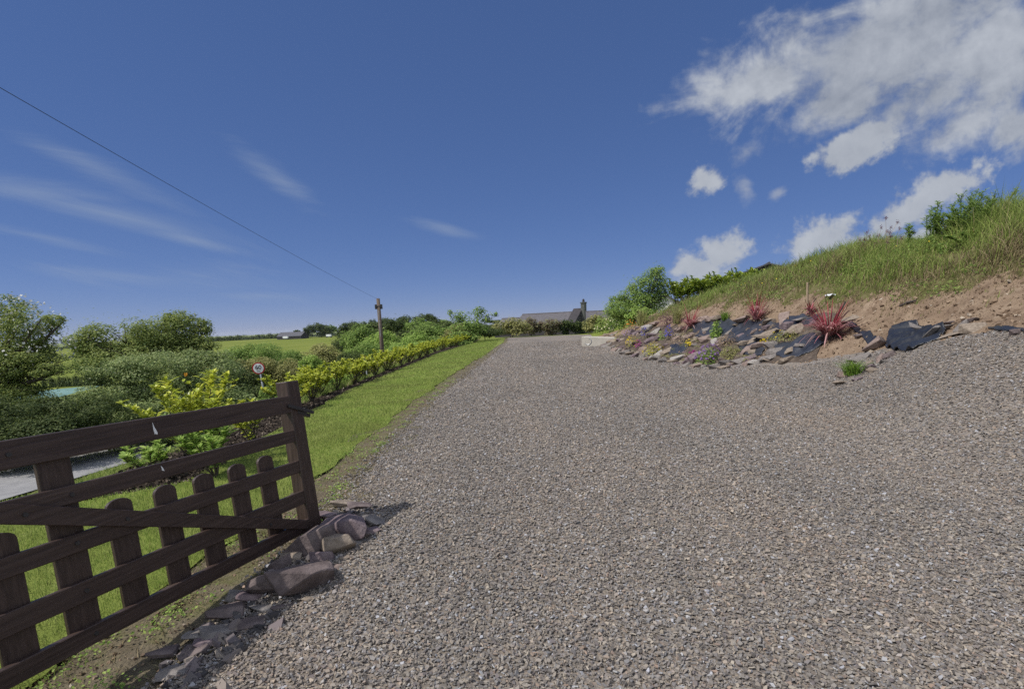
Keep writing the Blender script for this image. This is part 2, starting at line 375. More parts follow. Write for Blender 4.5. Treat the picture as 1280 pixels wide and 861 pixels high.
def chips(P, r, g=rng, thick=.28, tilt=.45, nor=None, asp=(.42, .55)):
    n = len(P); k = 5
    ang = (np.arange(k)[None] + (g.random((n, k)) - .5) * .95) * 2 * pi / k
    rr = r[:, None] * (0.62 + .62 * g.random((n, k)))
    asp = asp[0] + asp[1] * g.random((n, 1))
    lx = np.cos(ang) * rr; ly = np.sin(ang) * rr * asp
    h = r * thick * (0.4 + 1.1 * g.random(n))
    hz = h[:, None] * (1 + .35 * lx / r[:, None] * g.normal(size=(n, 1)))
    top = np.stack([lx * .93, ly * .93, hz], 2); bot = np.stack([lx, ly, -h[:, None] * .7 + 0 * lx], 2)
    N = unit(np.array([0, 0, 1.0]) + g.normal(size=(n, 3)) * tilt) if nor is None else unit(nor + g.normal(size=(n, 3)) * tilt)
    X = unit(np.cross(N, rdir(n, g))); Y = np.cross(N, X)
    Mx = np.stack([X, Y, N], 1)
    V = np.einsum('nki,nij->nkj', np.concatenate([top, bot], 1), Mx) + P[:, None]
    i = np.arange(n)[:, None] * 10
    F5 = i + np.arange(5)[None]
    F4 = np.concatenate([i + [j, 5 + j, 5 + (j + 1) % 5, (j + 1) % 5] for j in range(5)], 0)
    return V.reshape(-1, 3), [F5, F4]
def merge(parts):
    Vs = []; Fd = {}; b = 0
    for V, F in parts:
        Vs.append(V)
        for f in (F if isinstance(F, list) else [F]): Fd.setdefault(f.shape[1], []).append(f + b)
        b += len(V)
    return np.concatenate(Vs), [np.concatenate(f) for f in Fd.values()]
def lump_points(g, lobes, n, clumps_per=16, clump_r=.34, up=.9, out=.7, spray=.06):
    """leaf positions and normals over leafy lobes: each lobe (centre, radii) is itself a heap of small clumps"""
    vols = np.array([l[1][0] * l[1][2] + l[1][0] * l[1][1] for l in lobes]); vols = vols / vols.sum()
    Ps = []; Ns = []
    for (c, rad), w in zip(lobes, vols):
        c = np.asarray(c); rad = np.asarray(rad); m = max(60, int(n * w)); K = clumps_per
        cd = rdir(K, g); cc = c + cd * rad * (.45 + .5 * g.random((K, 1))) ** .8 * (1 - clump_r * .5)
        cr = clump_r * rad.mean() * (.6 + .8 * g.random(K))
        wt = cr ** 2; which = g.choice(K, m, p=wt / wt.sum())
        d = rdir(m, g); sh = (.66 + .40 * g.random((m, 1)) ** .7)
        P = cc[which] + d * cr[which][:, None] * sh * np.clip(rad / rad.mean(), .5, 1.5)
        far = g.random(m) < spray
        P[far] += d[far] * cr[which][far][:, None] * g.random((far.sum(), 1)) * 1.1
        N = d * out + np.array([0, 0, up]) + SUND * .45 + unit(P - c) * .4 + g.normal(size=(m, 3)) * .45
        Ps.append(P); Ns.append(N)
    return np.concatenate(Ps), np.concatenate(Ns)
def foliage_mesh(g, lobes, n, leaf, aspect=.6, **kw):
    P, N = lump_points(g, lobes, n, **kw)
    keep = P[:, 2] > H(P[:, 0], P[:, 1]) + .01
    if keep.sum() > 50: P = P[keep]; N = N[keep]
    return leaves(P, N, leaf * (.6 + .8 * g.random(len(P))), aspect, .25, g)
def woody(g, base, lobes, r0, nb=2):
    """trunk from base, forking to limbs that reach into every lobe"""
    mb = MB(); base = np.asarray(base, float)
    ctr = np.mean([l[0] for l in lobes], 0); fork = base + (ctr - base) * .42; fork[2] = base[2] + (ctr[2] - base[2]) * .45
    mid = (base + fork) / 2 + np.append(g.normal(size=2) * r0 * .8, 0)
    mb.tube([base - [0, 0, .15], mid, fork], [r0 * 1.25, r0, r0 * .8], 9)
    lim = MB()
    for c, rad in lobes:
        for k in range(nb):
            end = np.asarray(c) + rdir(1, g)[0] * np.asarray(rad) * .75; end[2] = max(end[2], fork[2] + .1)
            m = (fork + end) / 2 + rdir(1, g)[0] * np.mean(rad) * .18
            lim.tube([fork - [0, 0, r0], m, end], [r0 * .6, r0 * .35, r0 * .08], 6)
            for q in range(3):
                e2 = m + (end - m) * (.2 + .3 * q) + rdir(1, g)[0] * np.asarray(rad) * .5
                lim.tube([m + (end - m) * (.1 + .25 * q), e2], [r0 * .2, r0 * .05], 5)
    return mb, lim
def tree(name, lobes, base, n, leaf, lm, label, cat, r0=.1, group=None, seed=1, aspect=.6, limbs=True, **kw):
    g = np.random.default_rng(seed)
    t = thing(name, base, label, cat, group); b = np.asarray(base, float)
    V, F = foliage_mesh(g, lobes, n, leaf, aspect, **kw)
    link('crown' if limbs else 'foliage', npmesh('crown', V - b, F), lm, t)
    tr, lim = woody(g, base, lobes, r0)
    for q in (tr, lim): q.v = [tuple(np.asarray(p) - b) for p in q.v]
    if limbs:
        tr.build('trunk', M['bark'], t, smooth=True); lim.build('limb', M['bark'], t, smooth=True)
    else:
        tr.build('stem', M['bark'], t, smooth=True)
    return t
def pxlobe(px, py, rx, ry, d, depth=None):
    """a lobe seen at photo position (px,py) with photo radii (rx,ry), d metres away"""
    c = aty(px, py, d); k = d / FP
    return (c, np.array([rx * k, (depth if depth else rx * k * .9), ry * k]))
def bush(name, px, ytop, ybot, w, d, lm, label, cat='shrub', seed=1, dens=1.0, leafpx=2.6, lobes=None, group=None, r0=.04, limbs=False, **kw):
    """one shrub or tree with its silhouette at a photo position and its real distance"""
    g = np.random.default_rng(seed + 100)
    rx = w / 2; ry = (ybot - ytop) / 2
    if lobes is None:
        lobes = [pxlobe(px, (ytop + ybot) / 2 + ry * .1, rx * .72, ry * .9, d)]
        for k in range(4):
            a = (k + .5) / 4 * 2 - 1
            lobes.append(pxlobe(px + a * rx * .75, ytop + ry * (.75 + .45 * abs(a)) + g.normal() * ry * .12, rx * .42, ry * .55, d + g.normal() * rx * d / FP * .4))
    else: lobes = [pxlobe(*l) for l in lobes]
    base = aty(px, (ytop + ybot) / 2, d); base[2] = H(base[0], base[1])
    n = int(dens * 9 * w * (ybot - ytop) / leafpx ** 2 * 1.6)
    return tree(name, lobes, base, max(300, n), leafpx * d / FP, lm, label, cat, r0, group, seed, limbs=limbs, **kw)

# ------------------------------------------------------------------ camera, light, sky
cd = bpy.data.cameras.new('camera'); co = bpy.data.objects.new('camera', cd); COL.objects.link(co)
cd.lens = 18; cd.sensor_width = 36; cd.sensor_fit = 'HORIZONTAL'; cd.shift_y = (PPY - 430.5) / 1280; cd.clip_end = 20000; cd.clip_start = .05
mw = Matrix.Identity(4)
for i in range(3):
    mw[i][0] = RT[i]; mw[i][1] = UP[i]; mw[i][2] = -FW[i]; mw[i][3] = CAM[i]
co.matrix_world = mw; sc.camera = co

# gate frame (also gives the sun: the end post's top throws its shadow on the gravel)
GY, GP, GT = radians(18.415), radians(-2.0), radians(-5.994)
GE = np.array([sin(GY) * cos(GP), cos(GY) * cos(GP), sin(GP)])
_n = np.cross(GE, [0, 0, 1.0]); _n /= np.linalg.norm(_n); _v = np.cross(_n, GE)
GVv = _v * cos(GT) + _n * sin(GT); GN = np.cross(GE, GVv)
G0 = onz(388, 652, -.05)
GS = .94; G0 = CAM + (G0 - CAM) * GS
def gp(t, v, n=0.0): return G0 + (GE * t + GVv * v + GN * n) * GS
sd = gp(.06, 1.235, -.04) - onz(510, 630, .01); sd = sd / np.linalg.norm(sd)
SUN_EL = math.asin(sd[2]); SUN_AZ = atan2(sd[0], sd[1])
print('SUN elevation', math.degrees(SUN_EL), 'azimuth', math.degrees(SUN_AZ), sd)
sl = bpy.data.lights.new('sun', 'SUN'); so = bpy.data.objects.new('sun', sl); COL.objects.link(so)
sl.energy = 3.2; sl.angle = radians(.53); sl.color = (1.0, .955, .89)
so.rotation_euler = Vector(sd).to_track_quat('Z', 'Y').to_euler(); so.location = (-20, -10, 30)

w = bpy.data.worlds.new('World'); sc.world = w; w.use_nodes = True
nt = w.node_tree; nt.nodes.clear()
def N_(t, **k):
    n = nt.nodes.new(t)
    for a, b in k.items(): setattr(n, a, b)
    return n
def math_(op, a, b=None, c=None):
    n = N_('ShaderNodeMath', operation=op)
    for i, v in enumerate((a, b, c)):
        if v is None: continue
        if hasattr(v, 'links'): nt.links.new(v, n.inputs[i])
        else: n.inputs[i].default_value = v
    return n.outputs[0]
sky = N_('ShaderNodeTexSky', sky_type='NISHITA', sun_disc=False, sun_elevation=SUN_EL, sun_rotation=SUN_AZ, altitude=2000, air_density=.7, dust_density=0, ozone_density=8.0)
SKY_STR = .115
tc = N_('ShaderNodeTexCoord'); sx = N_('ShaderNodeSeparateXYZ'); nt.links.new(tc.outputs['Generated'], sx.inputs[0])
yy = math_('MAXIMUM', sx.outputs[1], .02)
U_ = math_('DIVIDE', sx.outputs[0], yy); V_ = math_('DIVIDE', sx.outputs[2], yy)
def tanpl(px, py):
    d = ray(px, py); return d[0] / d[1], d[2] / d[1]
cxy = N_('ShaderNodeCombineXYZ'); nt.links.new(U_, cxy.inputs[0]); nt.links.new(V_, cxy.inputs[1])
def skynoise(scale, detail, rough, stretch=(1, 1, 1), rot=0.0, off=(0, 0, 0), dist=0.0):
    m = N_('ShaderNodeMapping'); m.inputs['Scale'].default_value = stretch; m.inputs['Rotation'].default_value = (0, 0, rot); m.inputs['Location'].default_value = off
    # rotate first, then stretch
    m0 = N_('ShaderNodeMapping'); m0.inputs['Rotation'].default_value = (0, 0, rot); nt.links.new(cxy.outputs[0], m0.inputs[0])
    m.inputs['Rotation'].default_value = (0, 0, 0); nt.links.new(m0.outputs[0], m.inputs[0])
    n = N_('ShaderNodeTexNoise'); n.inputs['Scale'].default_value = scale; n.inputs['Detail'].default_value = detail; n.inputs['Roughness'].default_value = rough; n.inputs['Distortion'].default_value = dist
    nt.links.new(m.outputs[0], n.inputs['Vector']); return n.outputs['Fac']
def ell(px, py, rx, ry, rot):
    """soft elliptical cloud bank, 1 at the centre falling to 0 at its rim and negative outside"""
    cu, cv = tanpl(px, py); a = radians(rot); k = 1 / FP
    du = math_('SUBTRACT', U_, cu); dv = math_('SUBTRACT', V_, cv)
    p = math_('ADD', math_('MULTIPLY', du, cos(a) / (rx * k)), math_('MULTIPLY', dv, sin(a) / (rx * k)))
    q = math_('ADD', math_('MULTIPLY', du, -sin(a) / (ry * k)), math_('MULTIPLY', dv, cos(a) / (ry * k)))
    return math_('SUBTRACT', 1.0, math_('SQRT', math_('ADD', math_('MULTIPLY', p, p), math_('MULTIPLY', q, q))))
def maxall(l):
    o = l[0]
    for e in l[1:]: o = math_('MAXIMUM', o, e)
    return o
def rmp(x, a, b):
    n = N_('ShaderNodeMapRange', interpolation_type='SMOOTHSTEP'); nt.links.new(x, n.inputs[0])
    n.inputs[1].default_value = a; n.inputs[2].default_value = b; return n.outputs[0]
big = maxall([ell(*e) for e in [(1110, 62, 265, 85, 12), (1235, 75, 170, 110, 25), (950, 95, 110, 62, 8), (1050, 120, 90, 50, 20), (1180, 10, 200, 60, 10), (1275, 160, 50, 45, 40)]])
cum = maxall([math_('MULTIPLY', ell(1068, 186, 64, 28, 18), 1.7)] + [ell(*e) for e in [(880, 227, 27, 19, 0), (1032, 299, 72, 30, 6), (1000, 306, 36, 20, 0), (1176, 240, 84, 30, 27), (1120, 275, 60, 20, 24), (905, 320, 46, 24, 10), (870, 335, 46, 20, 0), (1140, 305, 70, 18, 10)]])
wis = maxall([ell(*e) for e in [(934, 190, 26, 18, 20), (932, 236, 15, 22, 30), (972, 242, 16, 9, 35), (1105, 300, 90, 26, 12)]])
fb = skynoise(7.0, 8, .58, (1.0, 1.5, 1), radians(-24), dist=.5); fb2 = skynoise(26, 6, .6); fb3 = skynoise(3.2, 6, .55, (1, 1.7, 1), radians(-24), (3.1, 1.7, 0))
fbm_ = math_('ADD', math_('MULTIPLY', math_('SUBTRACT', fb, .5), 1.9), math_('MULTIPLY', math_('SUBTRACT', fb2, .5), .75))
dbig = math_('MULTIPLY', rmp(math_('ADD', math_('MULTIPLY', big, 1.35), math_('MULTIPLY', fbm_, 1.25)), .06, 1.0), .92)
dcum = math_('MULTIPLY', rmp(math_('ADD', math_('MULTIPLY', cum, 1.0), math_('ADD', math_('MULTIPLY', fbm_, 1.2), math_('MULTIPLY', math_('SUBTRACT', fb2, .5), 1.1))), .0, .75), .94)
dwis = math_('MULTIPLY', rmp(math_('ADD', math_('MULTIPLY', wis, .8), math_('MULTIPLY', fbm_, 1.5)), .1, 1.1), .55)
den = maxall([dbig, dcum, dwis])
# high thin cirrus on the left
ci_n = skynoise(10.0, 9, .66, (.20, 1.5, 1), radians(15), dist=.7)
ci_m = maxall([ell(*e) for e in [(140, 268, 230, 20, -15), (40, 240, 150, 22, -10), (250, 345, 170, 30, -10), (120, 210, 160, 22, -24), (555, 285, 62, 12, -16), (350, 225, 110, 22, -38), (150, 345, 230, 20, -8), (70, 300, 200, 14, -14), (240, 300, 120, 12, -16), (330, 370, 120, 12, -4)]])
dci = math_('MULTIPLY', rmp(math_('ADD', math_('MULTIPLY', ci_m, .8), math_('MULTIPLY', math_('SUBTRACT', ci_n, .5), 1.9)), .12, 1.2), .40)
front = rmp(sx.outputs[1], .02, .12)
den = math_('MULTIPLY', den, front); dci = math_('MULTIPLY', dci, front)
# unseen broken cloud behind and overhead, added as fill for the shadows
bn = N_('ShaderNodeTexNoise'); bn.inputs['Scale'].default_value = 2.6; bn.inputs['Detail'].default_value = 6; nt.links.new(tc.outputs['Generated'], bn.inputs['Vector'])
back_fill = math_('MAXIMUM', rmp(math_('MULTIPLY', sx.outputs[1], -1.0), -.05, .35), rmp(sx.outputs[2], .72, .86))
den = math_('MAXIMUM', den, math_('MULTIPLY', back_fill, rmp(bn.outputs['Fac'], .40, .56)))
fo = skynoise(7.0, 8, .58, (1.0, 1.5, 1), radians(-24), (.10, -.16, 0), dist=.5); fo2 = skynoise(26, 6, .6, off=(.020, -.026, 0))
lightness = math_('ADD', math_('MULTIPLY', math_('SUBTRACT', fb3, .5), 1.1), math_('ADD', math_('MULTIPLY', math_('SUBTRACT', fb, fo), .9), math_('MULTIPLY', math_('SUBTRACT', fb2, fo2), .55)))
lr = N_('ShaderNodeValToRGB'); nt.links.new(math_('ADD', lightness, .5), lr.inputs[0])
for e, (p, c) in zip([lr.color_ramp.elements[0], lr.color_ramp.elements[1]], [(.05, (.25, .28, .34, 1)), (.95, (.52, .55, .60, 1))]): e.position = p; e.color = c
cumc = N_('ShaderNodeMix', data_type='RGBA'); nt.links.new(math_('MULTIPLY', rmp(math_('SUBTRACT', dcum, dbig), .2, .9), .45), cumc.inputs[0]); nt.links.new(lr.outputs[0], cumc.inputs[6]); cumc.inputs[7].default_value = (.49, .52, .57, 1)
hs = N_('ShaderNodeHueSaturation'); hs.inputs['Saturation'].default_value = 1.35; hs.inputs['Value'].default_value = 1.0
gm = N_('ShaderNodeGamma'); gm.inputs[1].default_value = .46; nt.links.new(sky.outputs[0], gm.inputs[0])
tint = N_('ShaderNodeMix', data_type='RGBA', blend_type='MULTIPLY'); tint.inputs[0].default_value = 1.0; nt.links.new(gm.outputs[0], tint.inputs[6]); tint.inputs[7].default_value = (1.18, 1.135, 1.37, 1)
nt.links.new(tint.outputs[2], hs.inputs['Color'])
bgs = N_('ShaderNodeBackground'); bgs.inputs[1].default_value = SKY_STR; nt.links.new(hs.outputs[0], bgs.inputs[0])
bgc = N_('ShaderNodeBackground'); nt.links.new(math_('ADD', .77, math_('MULTIPLY', back_fill, 1.1)), bgc.inputs[1]); nt.links.new(cumc.outputs[2], bgc.inputs[0])  # added rear and overhead cloud gets extra strength to lift shadows
bgi = N_('ShaderNodeBackground'); bgi.inputs[0].default_value = (.26, .31, .39, 1)
m1 = N_('ShaderNodeMixShader'); nt.links.new(dci, m1.inputs[0]); nt.links.new(bgs.outputs[0], m1.inputs[1]); nt.links.new(bgi.outputs[0], m1.inputs[2])
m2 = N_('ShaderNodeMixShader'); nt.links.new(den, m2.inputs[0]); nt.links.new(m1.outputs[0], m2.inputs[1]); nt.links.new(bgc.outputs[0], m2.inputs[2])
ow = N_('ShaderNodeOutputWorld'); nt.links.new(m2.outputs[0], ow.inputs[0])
sc.view_settings.view_transform = 'Standard'; sc.view_settings.look = 'None'; sc.view_settings.exposure = 0.4; sc.view_settings.gamma = 1.0; sc.view_settings.use_curve_mapping = False
sc.render.engine = 'CYCLES'
sc.cycles.max_bounces = 5; sc.cycles.diffuse_bounces = 3; sc.cycles.glossy_bounces = 2; sc.cycles.transmission_bounces = 3; sc.cycles.transparent_max_bounces = 6
sc.cycles.use_denoising = False; sc.cycles.use_adaptive_sampling = False

# ------------------------------------------------------------------ ground sheets
def curve_from_px(pts):
    w_ = np.array([hit(*p) for p in pts]); o = np.argsort(w_[:, 1]); return w_[o, 1], w_[o, 0]
gy, gx = curve_from_px([(225, 855), (330, 745), (425, 655), (450, 605), (495, 548), (560, 488), (608, 450), (634, 427)])
ly, lx = curve_from_px([(402, 592), (470, 538), (520, 499), (565, 468), (600, 447), (630, 427)])
print('drive left', np.round(np.c_[gy, gx], 2).tolist()); print('lawn right', np.round(np.c_[ly, lx], 2).tolist())
ly = np.r_[-3, 1.5, 3.0, 4.3, ly]; lx = np.r_[-2.9, -2.75, -2.50, -2.30, lx]
gy = np.r_[-3, gy]; gx = np.r_[gx[0] - .4, gx]
DEND = float(hit(690, 419.5)[1]); print('drive end', DEND)
def drive_l(y): return np.interp(y, gy, gx)
def lawn_r(y): return np.interp(y, ly, lx)
hy, hx = curve_from_px([(395, 512), (440, 487), (500, 462), (550, 441), (596, 427)])
print('bed edge', np.round(np.c_[hy, hx], 2).tolist())
hy = np.r_[-3, 4.3, 5.0, 5.7, 7, hy]; hx = np.r_[-6.2, -6.0, -5.2, -3.75, -3.85, hx]
def lawn_l(y): return np.interp(y, hy, hx)
def sheet(name, ys, xl, xr, nx, off, m, disp=None, smooth=True):
    ys = np.asarray(ys); u = np.linspace(0, 1, nx)
    L = xl(ys) if callable(xl) else np.full(len(ys), xl); R = xr(ys) if callable(xr) else np.full(len(ys), xr)
    X = L[:, None] + (R - L)[:, None] * u; Y = np.repeat(ys[:, None], nx, 1)
    Z = H(X, Y) + off
    if disp is not None: Z = Z + disp(X, Y)
    V = np.stack([X, Y, Z], 2).reshape(-1, 3)
    i = (np.arange(len(ys) - 1)[:, None] * nx + np.arange(nx - 1)).reshape(-1, 1)
    F = i + np.array([0, 1, nx + 1, nx])
    return kind(npobj(name, V, F, m, smooth=smooth), 'structure')
ysn = np.unique(np.concatenate([np.arange(-3, 12, .12), np.arange(12, 30, .25), np.arange(30, DEND, .6), [DEND]]))
ysl = np.unique(np.concatenate([np.arange(-3, 30, .25), np.arange(30, 62, .6)]))
jag = lambda y, s, a: a * fbm(y * s, y * 0 + 3.3, 4)
BANK_END = 44.0
sheet('gravel_drive', ysn, lambda y: drive_l(y) + jag(y, 2.3, .10), lambda y: xb(y) + .35, 60, .0, M['gravel'], lambda X, Y: .012 * fbm(X * 1.3, Y * 1.3) + .02 * fbm(X * .4 + 9, Y * .4) - .06 * sst(.1, .35, X - xb(Y)))
sheet('dirt_margin', ysl, lambda y: lawn_r(y) - .3, lambda y: drive_l(y) + .35, 14, -.014, M['dirt'], lambda X, Y: .03 * fbm(X * 4, Y * 4))
sheet('lawn', ysl, lambda y: lawn_l(y) - .1, lambda y: lawn_r(y) + jag(y, 2.7, .16), 26, .0, M['lawn'], lambda X, Y: .02 * fbm(X * .8, Y * .8))
sheet('far_lawn', np.linspace(DEND - .8, DEND + 5, 12), lambda y: np.full_like(y, -2.2), lambda y: np.full_like(y, 8.0), 20, .008, M['lawn'])
sheet('flower_bed', ysl, lambda y: np.minimum(-5.3, lawn_l(y) - .2), lambda y: lawn_l(y) + jag(y, 3.1, .12), 18, -.012, M['mulch'], lambda X, Y: .05 * fbm(X * 5, Y * 5))
sheet('verge', ysl, -8.7, lambda y: np.minimum(-5.2, lawn_l(y) + .1), 18, -.02, M['rough'], lambda X, Y: .08 * fbm(X * 2, Y * 2))
sheet('road', ysl, -11.6, -8.5, 10, .01, M['road'])
sheet('roadside_bank', ysl, -20, -11.5, 20, -.02, M['rough'], lambda X, Y: .15 * fbm(X, Y))
ysb = np.unique(np.concatenate([np.arange(1.5, 20, .1), np.arange(20, BANK_END, .2)]))
def soil_top(y): return xb(y) + np.interp(y, [0, 7, 9, 11, 14, 18, 24, 30], [2.35, 2.35, 2.3, 2.15, 2.15, 2.35, 2.45, 2.3]) + jag(y, 1.1, .5)
def soilbump(X, Y):
    s = X - xb(Y)
    return (.13 * fbm(X * 1.6, Y * 1.6, 6) + .03 * fbm(X * 7, Y * 7, 3)) * sst(.0, .5, s) - .02
sheet('earth_bank', ysb, lambda y: xb(y) - .1, lambda y: soil_top(y) + .8, 56, .0, M['soil'], soilbump)
sheet('rockery_bed', np.arange(11.0, 31.5, .2), lambda y: xb(y) - .02, lambda y: xb(y) + 1.75 * sst(10.8, 13.0, y) * (1 - .4 * sst(28, 31.5, y)) + jag(y, 1.7, .3) * sst(10.8, 13, y), 24, .022, M['rocksoil'], soilbump)
sheet('grassy_bank', ysb, lambda y: soil_top(y), 24.0, 110, .0, M['bankturf'], lambda X, Y: soilbump(X, Y) + .035 * sst(0, .4, X - soil_top(Y)[:, :1] if False else X - np.repeat(soil_top(Y[:, 0])[:, None], X.shape[1], 1)) - .01)
# the ground sheet to the horizon
rr_ = np.unique(np.concatenate([np.linspace(0, 70, 50), np.geomspace(70, 9000, 80)]))
th = np.radians(np.linspace(0, 360, 241)[:-1])
Rg, Tg = np.meshgrid(rr_, th, indexing='ij'); X = Rg * np.sin(Tg); Y = Rg * np.cos(Tg)
ins = sst(-23, -17, X) * (1 - sst(19, 27, X)) * (1 - sst(46, 56, Y))
Z = H(X, Y) - .6 * ins + 1.0 * fbm(X / 160, Y / 160) * sst(120, 600, Rg) + 16 * fbm(X / 900 + 4, Y / 900) * sst(1200, 3000, Rg)
Z = np.where(Rg > 8000, Z - 5, Z)
V = np.stack([X, Y, Z], 2).reshape(-1, 3); nth = len(th)
i = np.arange(len(rr_) - 1)[:, None] * nth + np.arange(nth); j = np.arange(len(rr_) - 1)[:, None] * nth + (np.arange(nth) + 1) % nth
F = np.stack([i, j, j + nth, i + nth], 2).reshape(-1, 4)
kind(npobj('ground', V, F[:, ::-1], M['pasture'], smooth=True), 'structure')
# gravel stones lying on the drive
def gravel_z(X, Y): return H(X, Y) + .012 * fbm(X * 1.3, Y * 1.3) + .02 * fbm(X * .4 + 9, Y * .4)
CH = []
for (y0, y1, dens, r0, r1) in [(1.3, 3.2, 5600, .0055, .019), (3.2, 5, 4400, .006, .019), (5, 8, 2400, .008, .021), (8, 13, 950, .011, .024), (13, 22, 330, .015, .030), (22, 40, 90, .022, .04)]:
    x0, x1 = -1.9, min(7.2, y1 * 1.05 + 2.2)
    n = int(dens * (y1 - y0) * (x1 - x0)); X = x0 + rng.random(n) * (x1 - x0); Y = y0 + rng.random(n) * (y1 - y0)
    ok = (np.abs(X) < Y * 1.06 + 2.2) & (X > drive_l(Y) - .45 * rng.random(n) ** 2.5 + .05 * fbm(Y * 4, Y * 0)) & (X < xb(Y) + .1 * rng.random(n))
    X = X[ok]; Y = Y[ok]; n = len(X)
    r = r0 + (r1 - r0) * rng.random(n) ** 1.9
    CH.append(chips(np.stack([X, Y, gravel_z(X, Y) + rng.random(n) * .013], 1), r, rng, .22, .46))
V, F = merge(CH); print('chips', len(V) // 10)
kind(npobj('gravel', V, F, M['chip']), 'stuff')

# the air: thin summer haze, box closed round the whole scene below the clouds
mb_ = MB(); mb_.box((-9600, -9600, -90), (9600, 9600, 24)); hz = mb_.build('haze', None)
hm = bpy.data.materials.new('haze_air'); hm.use_nodes = True; hn = hm.node_tree; hn.nodes.clear()
ho = hn.nodes.new('ShaderNodeOutputMaterial'); hv = hn.nodes.new('ShaderNodeVolumePrincipled'); hv.inputs['Color'].default_value = (.86, .91, 1, 1); hv.inputs['Density'].default_value = .00006; hv.inputs['Anisotropy'].default_value = .2
hn.links.new(hv.outputs[0], ho.inputs['Volume']); hz.data.materials.append(hm); kind(hz, 'stuff')
sc.cycles.volume_bounces = 0

# ------------------------------------------------------------------ the open field gate
gate = thing('field_gate', G0, 'open dark brown wooden field gate with round-topped pickets and a diagonal brace', 'gate')
def gl(p): return tuple(gp(*p) - G0)
TL = -3.42
def rail(name, v0, v1, n0, n1, t0=TL, t1=-.012):
    mb = MB(); ns = 12; ts = np.linspace(t0, t1, ns)
    for a, b in zip(ts[:-1], ts[1:]): pass
    mb.box((t0, v0, n0), (t1, v1, n1), gl)
    return mb.build(name, M['gate'], gate, bevel=.004)
def bolt(par, t, v, n=.001):
    mb = MB(); mb.prism([(t + .012 * cos(a), v + .012 * sin(a)) for a in np.linspace(0, 2 * pi, 9)[:-1]], n - .002, n + .006, gl)
    mb.build('bolt', M['iron'], par)
tr = rail('top_rail', .968, 1.113, -.060, .004)
r2 = rail('rail', .716, .817, -.034, -.004)
r3 = rail('rail', .447, .551, -.034, -.004)
r4 = rail('rail', .172, .287, -.034, -.004)
rb = rail('bottom_rail', -.066, .036, -.034, .006)
for par, v, ts in ((tr, 1.04, (-1.96, -3.3)), (r2, .766, (-1.72,)), (r3, .50, (-1.74,)), (r4, .232, (-1.74, -.62)), (rb, -.012, (-1.74,))):
    for t in ts: bolt(par, t, v, .004 if par is tr else (.006 if par is rb else -.004))
mb = MB(); mb.prism([(-.03, .028), (-3.30, 1.20 * .0 + 1.262 - .0), (-3.30, 1.375), (-.03, .115)], -.003, .020, gl)
mb.v = [v for v in mb.v]
br = None
# the brace runs from the foot of the end post up towards the hinge side
def brace_line(t, lo): return (-.395 * t - (.100 if lo else -.015))
mb = MB(); mb.prism([(-.06, brace_line(-.06, True) + .03), (-.06, brace_line(-.06, False)), (-2.36, brace_line(-2.36, False)), (-2.60, brace_line(-2.36, False)), (-2.60, brace_line(-2.60, True))], -.002, .021, gl)
br = mb.build('brace', M['gate'], gate, bevel=.003)
for t in (-1.95, -1.48, -.45): bolt(br, t, -.395 * t - .04, .021)
def picket(t0, t1, top):
    w = (t1 - t0) / 2; c = (t0 + t1) / 2
    arc = [(c + w * cos(a), top - .045 + .045 * sin(a)) for a in np.linspace(0, pi, 9)]
    mb = MB(); mb.prism([(t0, .0)] + [(x, y) for x, y in arc[::-1]] + [(t1, .0)], -.060, -.036, gl)
    mb.build('picket', M['gate_up'], gate, bevel=.002)
for a, b in ((-.415, -.262), (-.692, -.541), (-.980, -.825), (-1.258, -1.112), (-1.546, -1.398), (-2.12, -1.970), (-2.405, -2.255), (-2.69, -2.54)):
    picket(a, b, .668)
for a, b in ((-1.836, -1.676), (-2.98, -2.82)):
    mb = MB(); mb.box((a, -.02, -.064), (b, .99, -.036), gl); mb.build('stile', M['gate_up'], gate, bevel=.003)
mb = MB(); mb.box((-.014, -.26, -.125), (.130, 1.236, .004), gl); mb.build('end_post', M['gate_up'], gate, bevel=.007)
mb = MB(); mb.box((-3.56, -.40, -.125), (-3.41, 1.236, .004), gl); mb.build('hinge_post', M['gate_up'], gate, bevel=.007)
lt = MB()
def bar(p, q, h, d):
    p = np.array(p); q = np.array(q); e = (q - p) / np.linalg.norm(q - p)
    f = lambda a: gl((p[0] + e[0] * a[0] - e[1] * a[1], p[1] + e[1] * a[0] + e[0] * a[1], a[2]))
    lt.box((0, -h / 2, d[0]), (float(np.linalg.norm(q - p)), h / 2, d[1]), f)
bar((-.055, 1.03), (.235, .930), .026, (.008, .026)); bar((.06, .965), (.205, .908), .030, (-.03, .0075))
lt.build('latch', M['iron'], gate, bevel=.002)
spl = MB(); spl.prism([(-1.219, 1.082), (-1.213, 1.052), (-1.203, 1.028), (-1.198, 1.006), (-1.205, .999), (-1.209, 1.008), (-1.217, 1.004), (-1.220, 1.036)], .0045, .0065, gl)
spl.build('white_splash', M['white'], tr)
spl = MB(); spl.prism([(-1.21, .80), (-1.20, .785), (-1.192, .762), (-1.206, .768)], -.0035, -.002, gl); spl.build('white_splash', M['white'], r2)

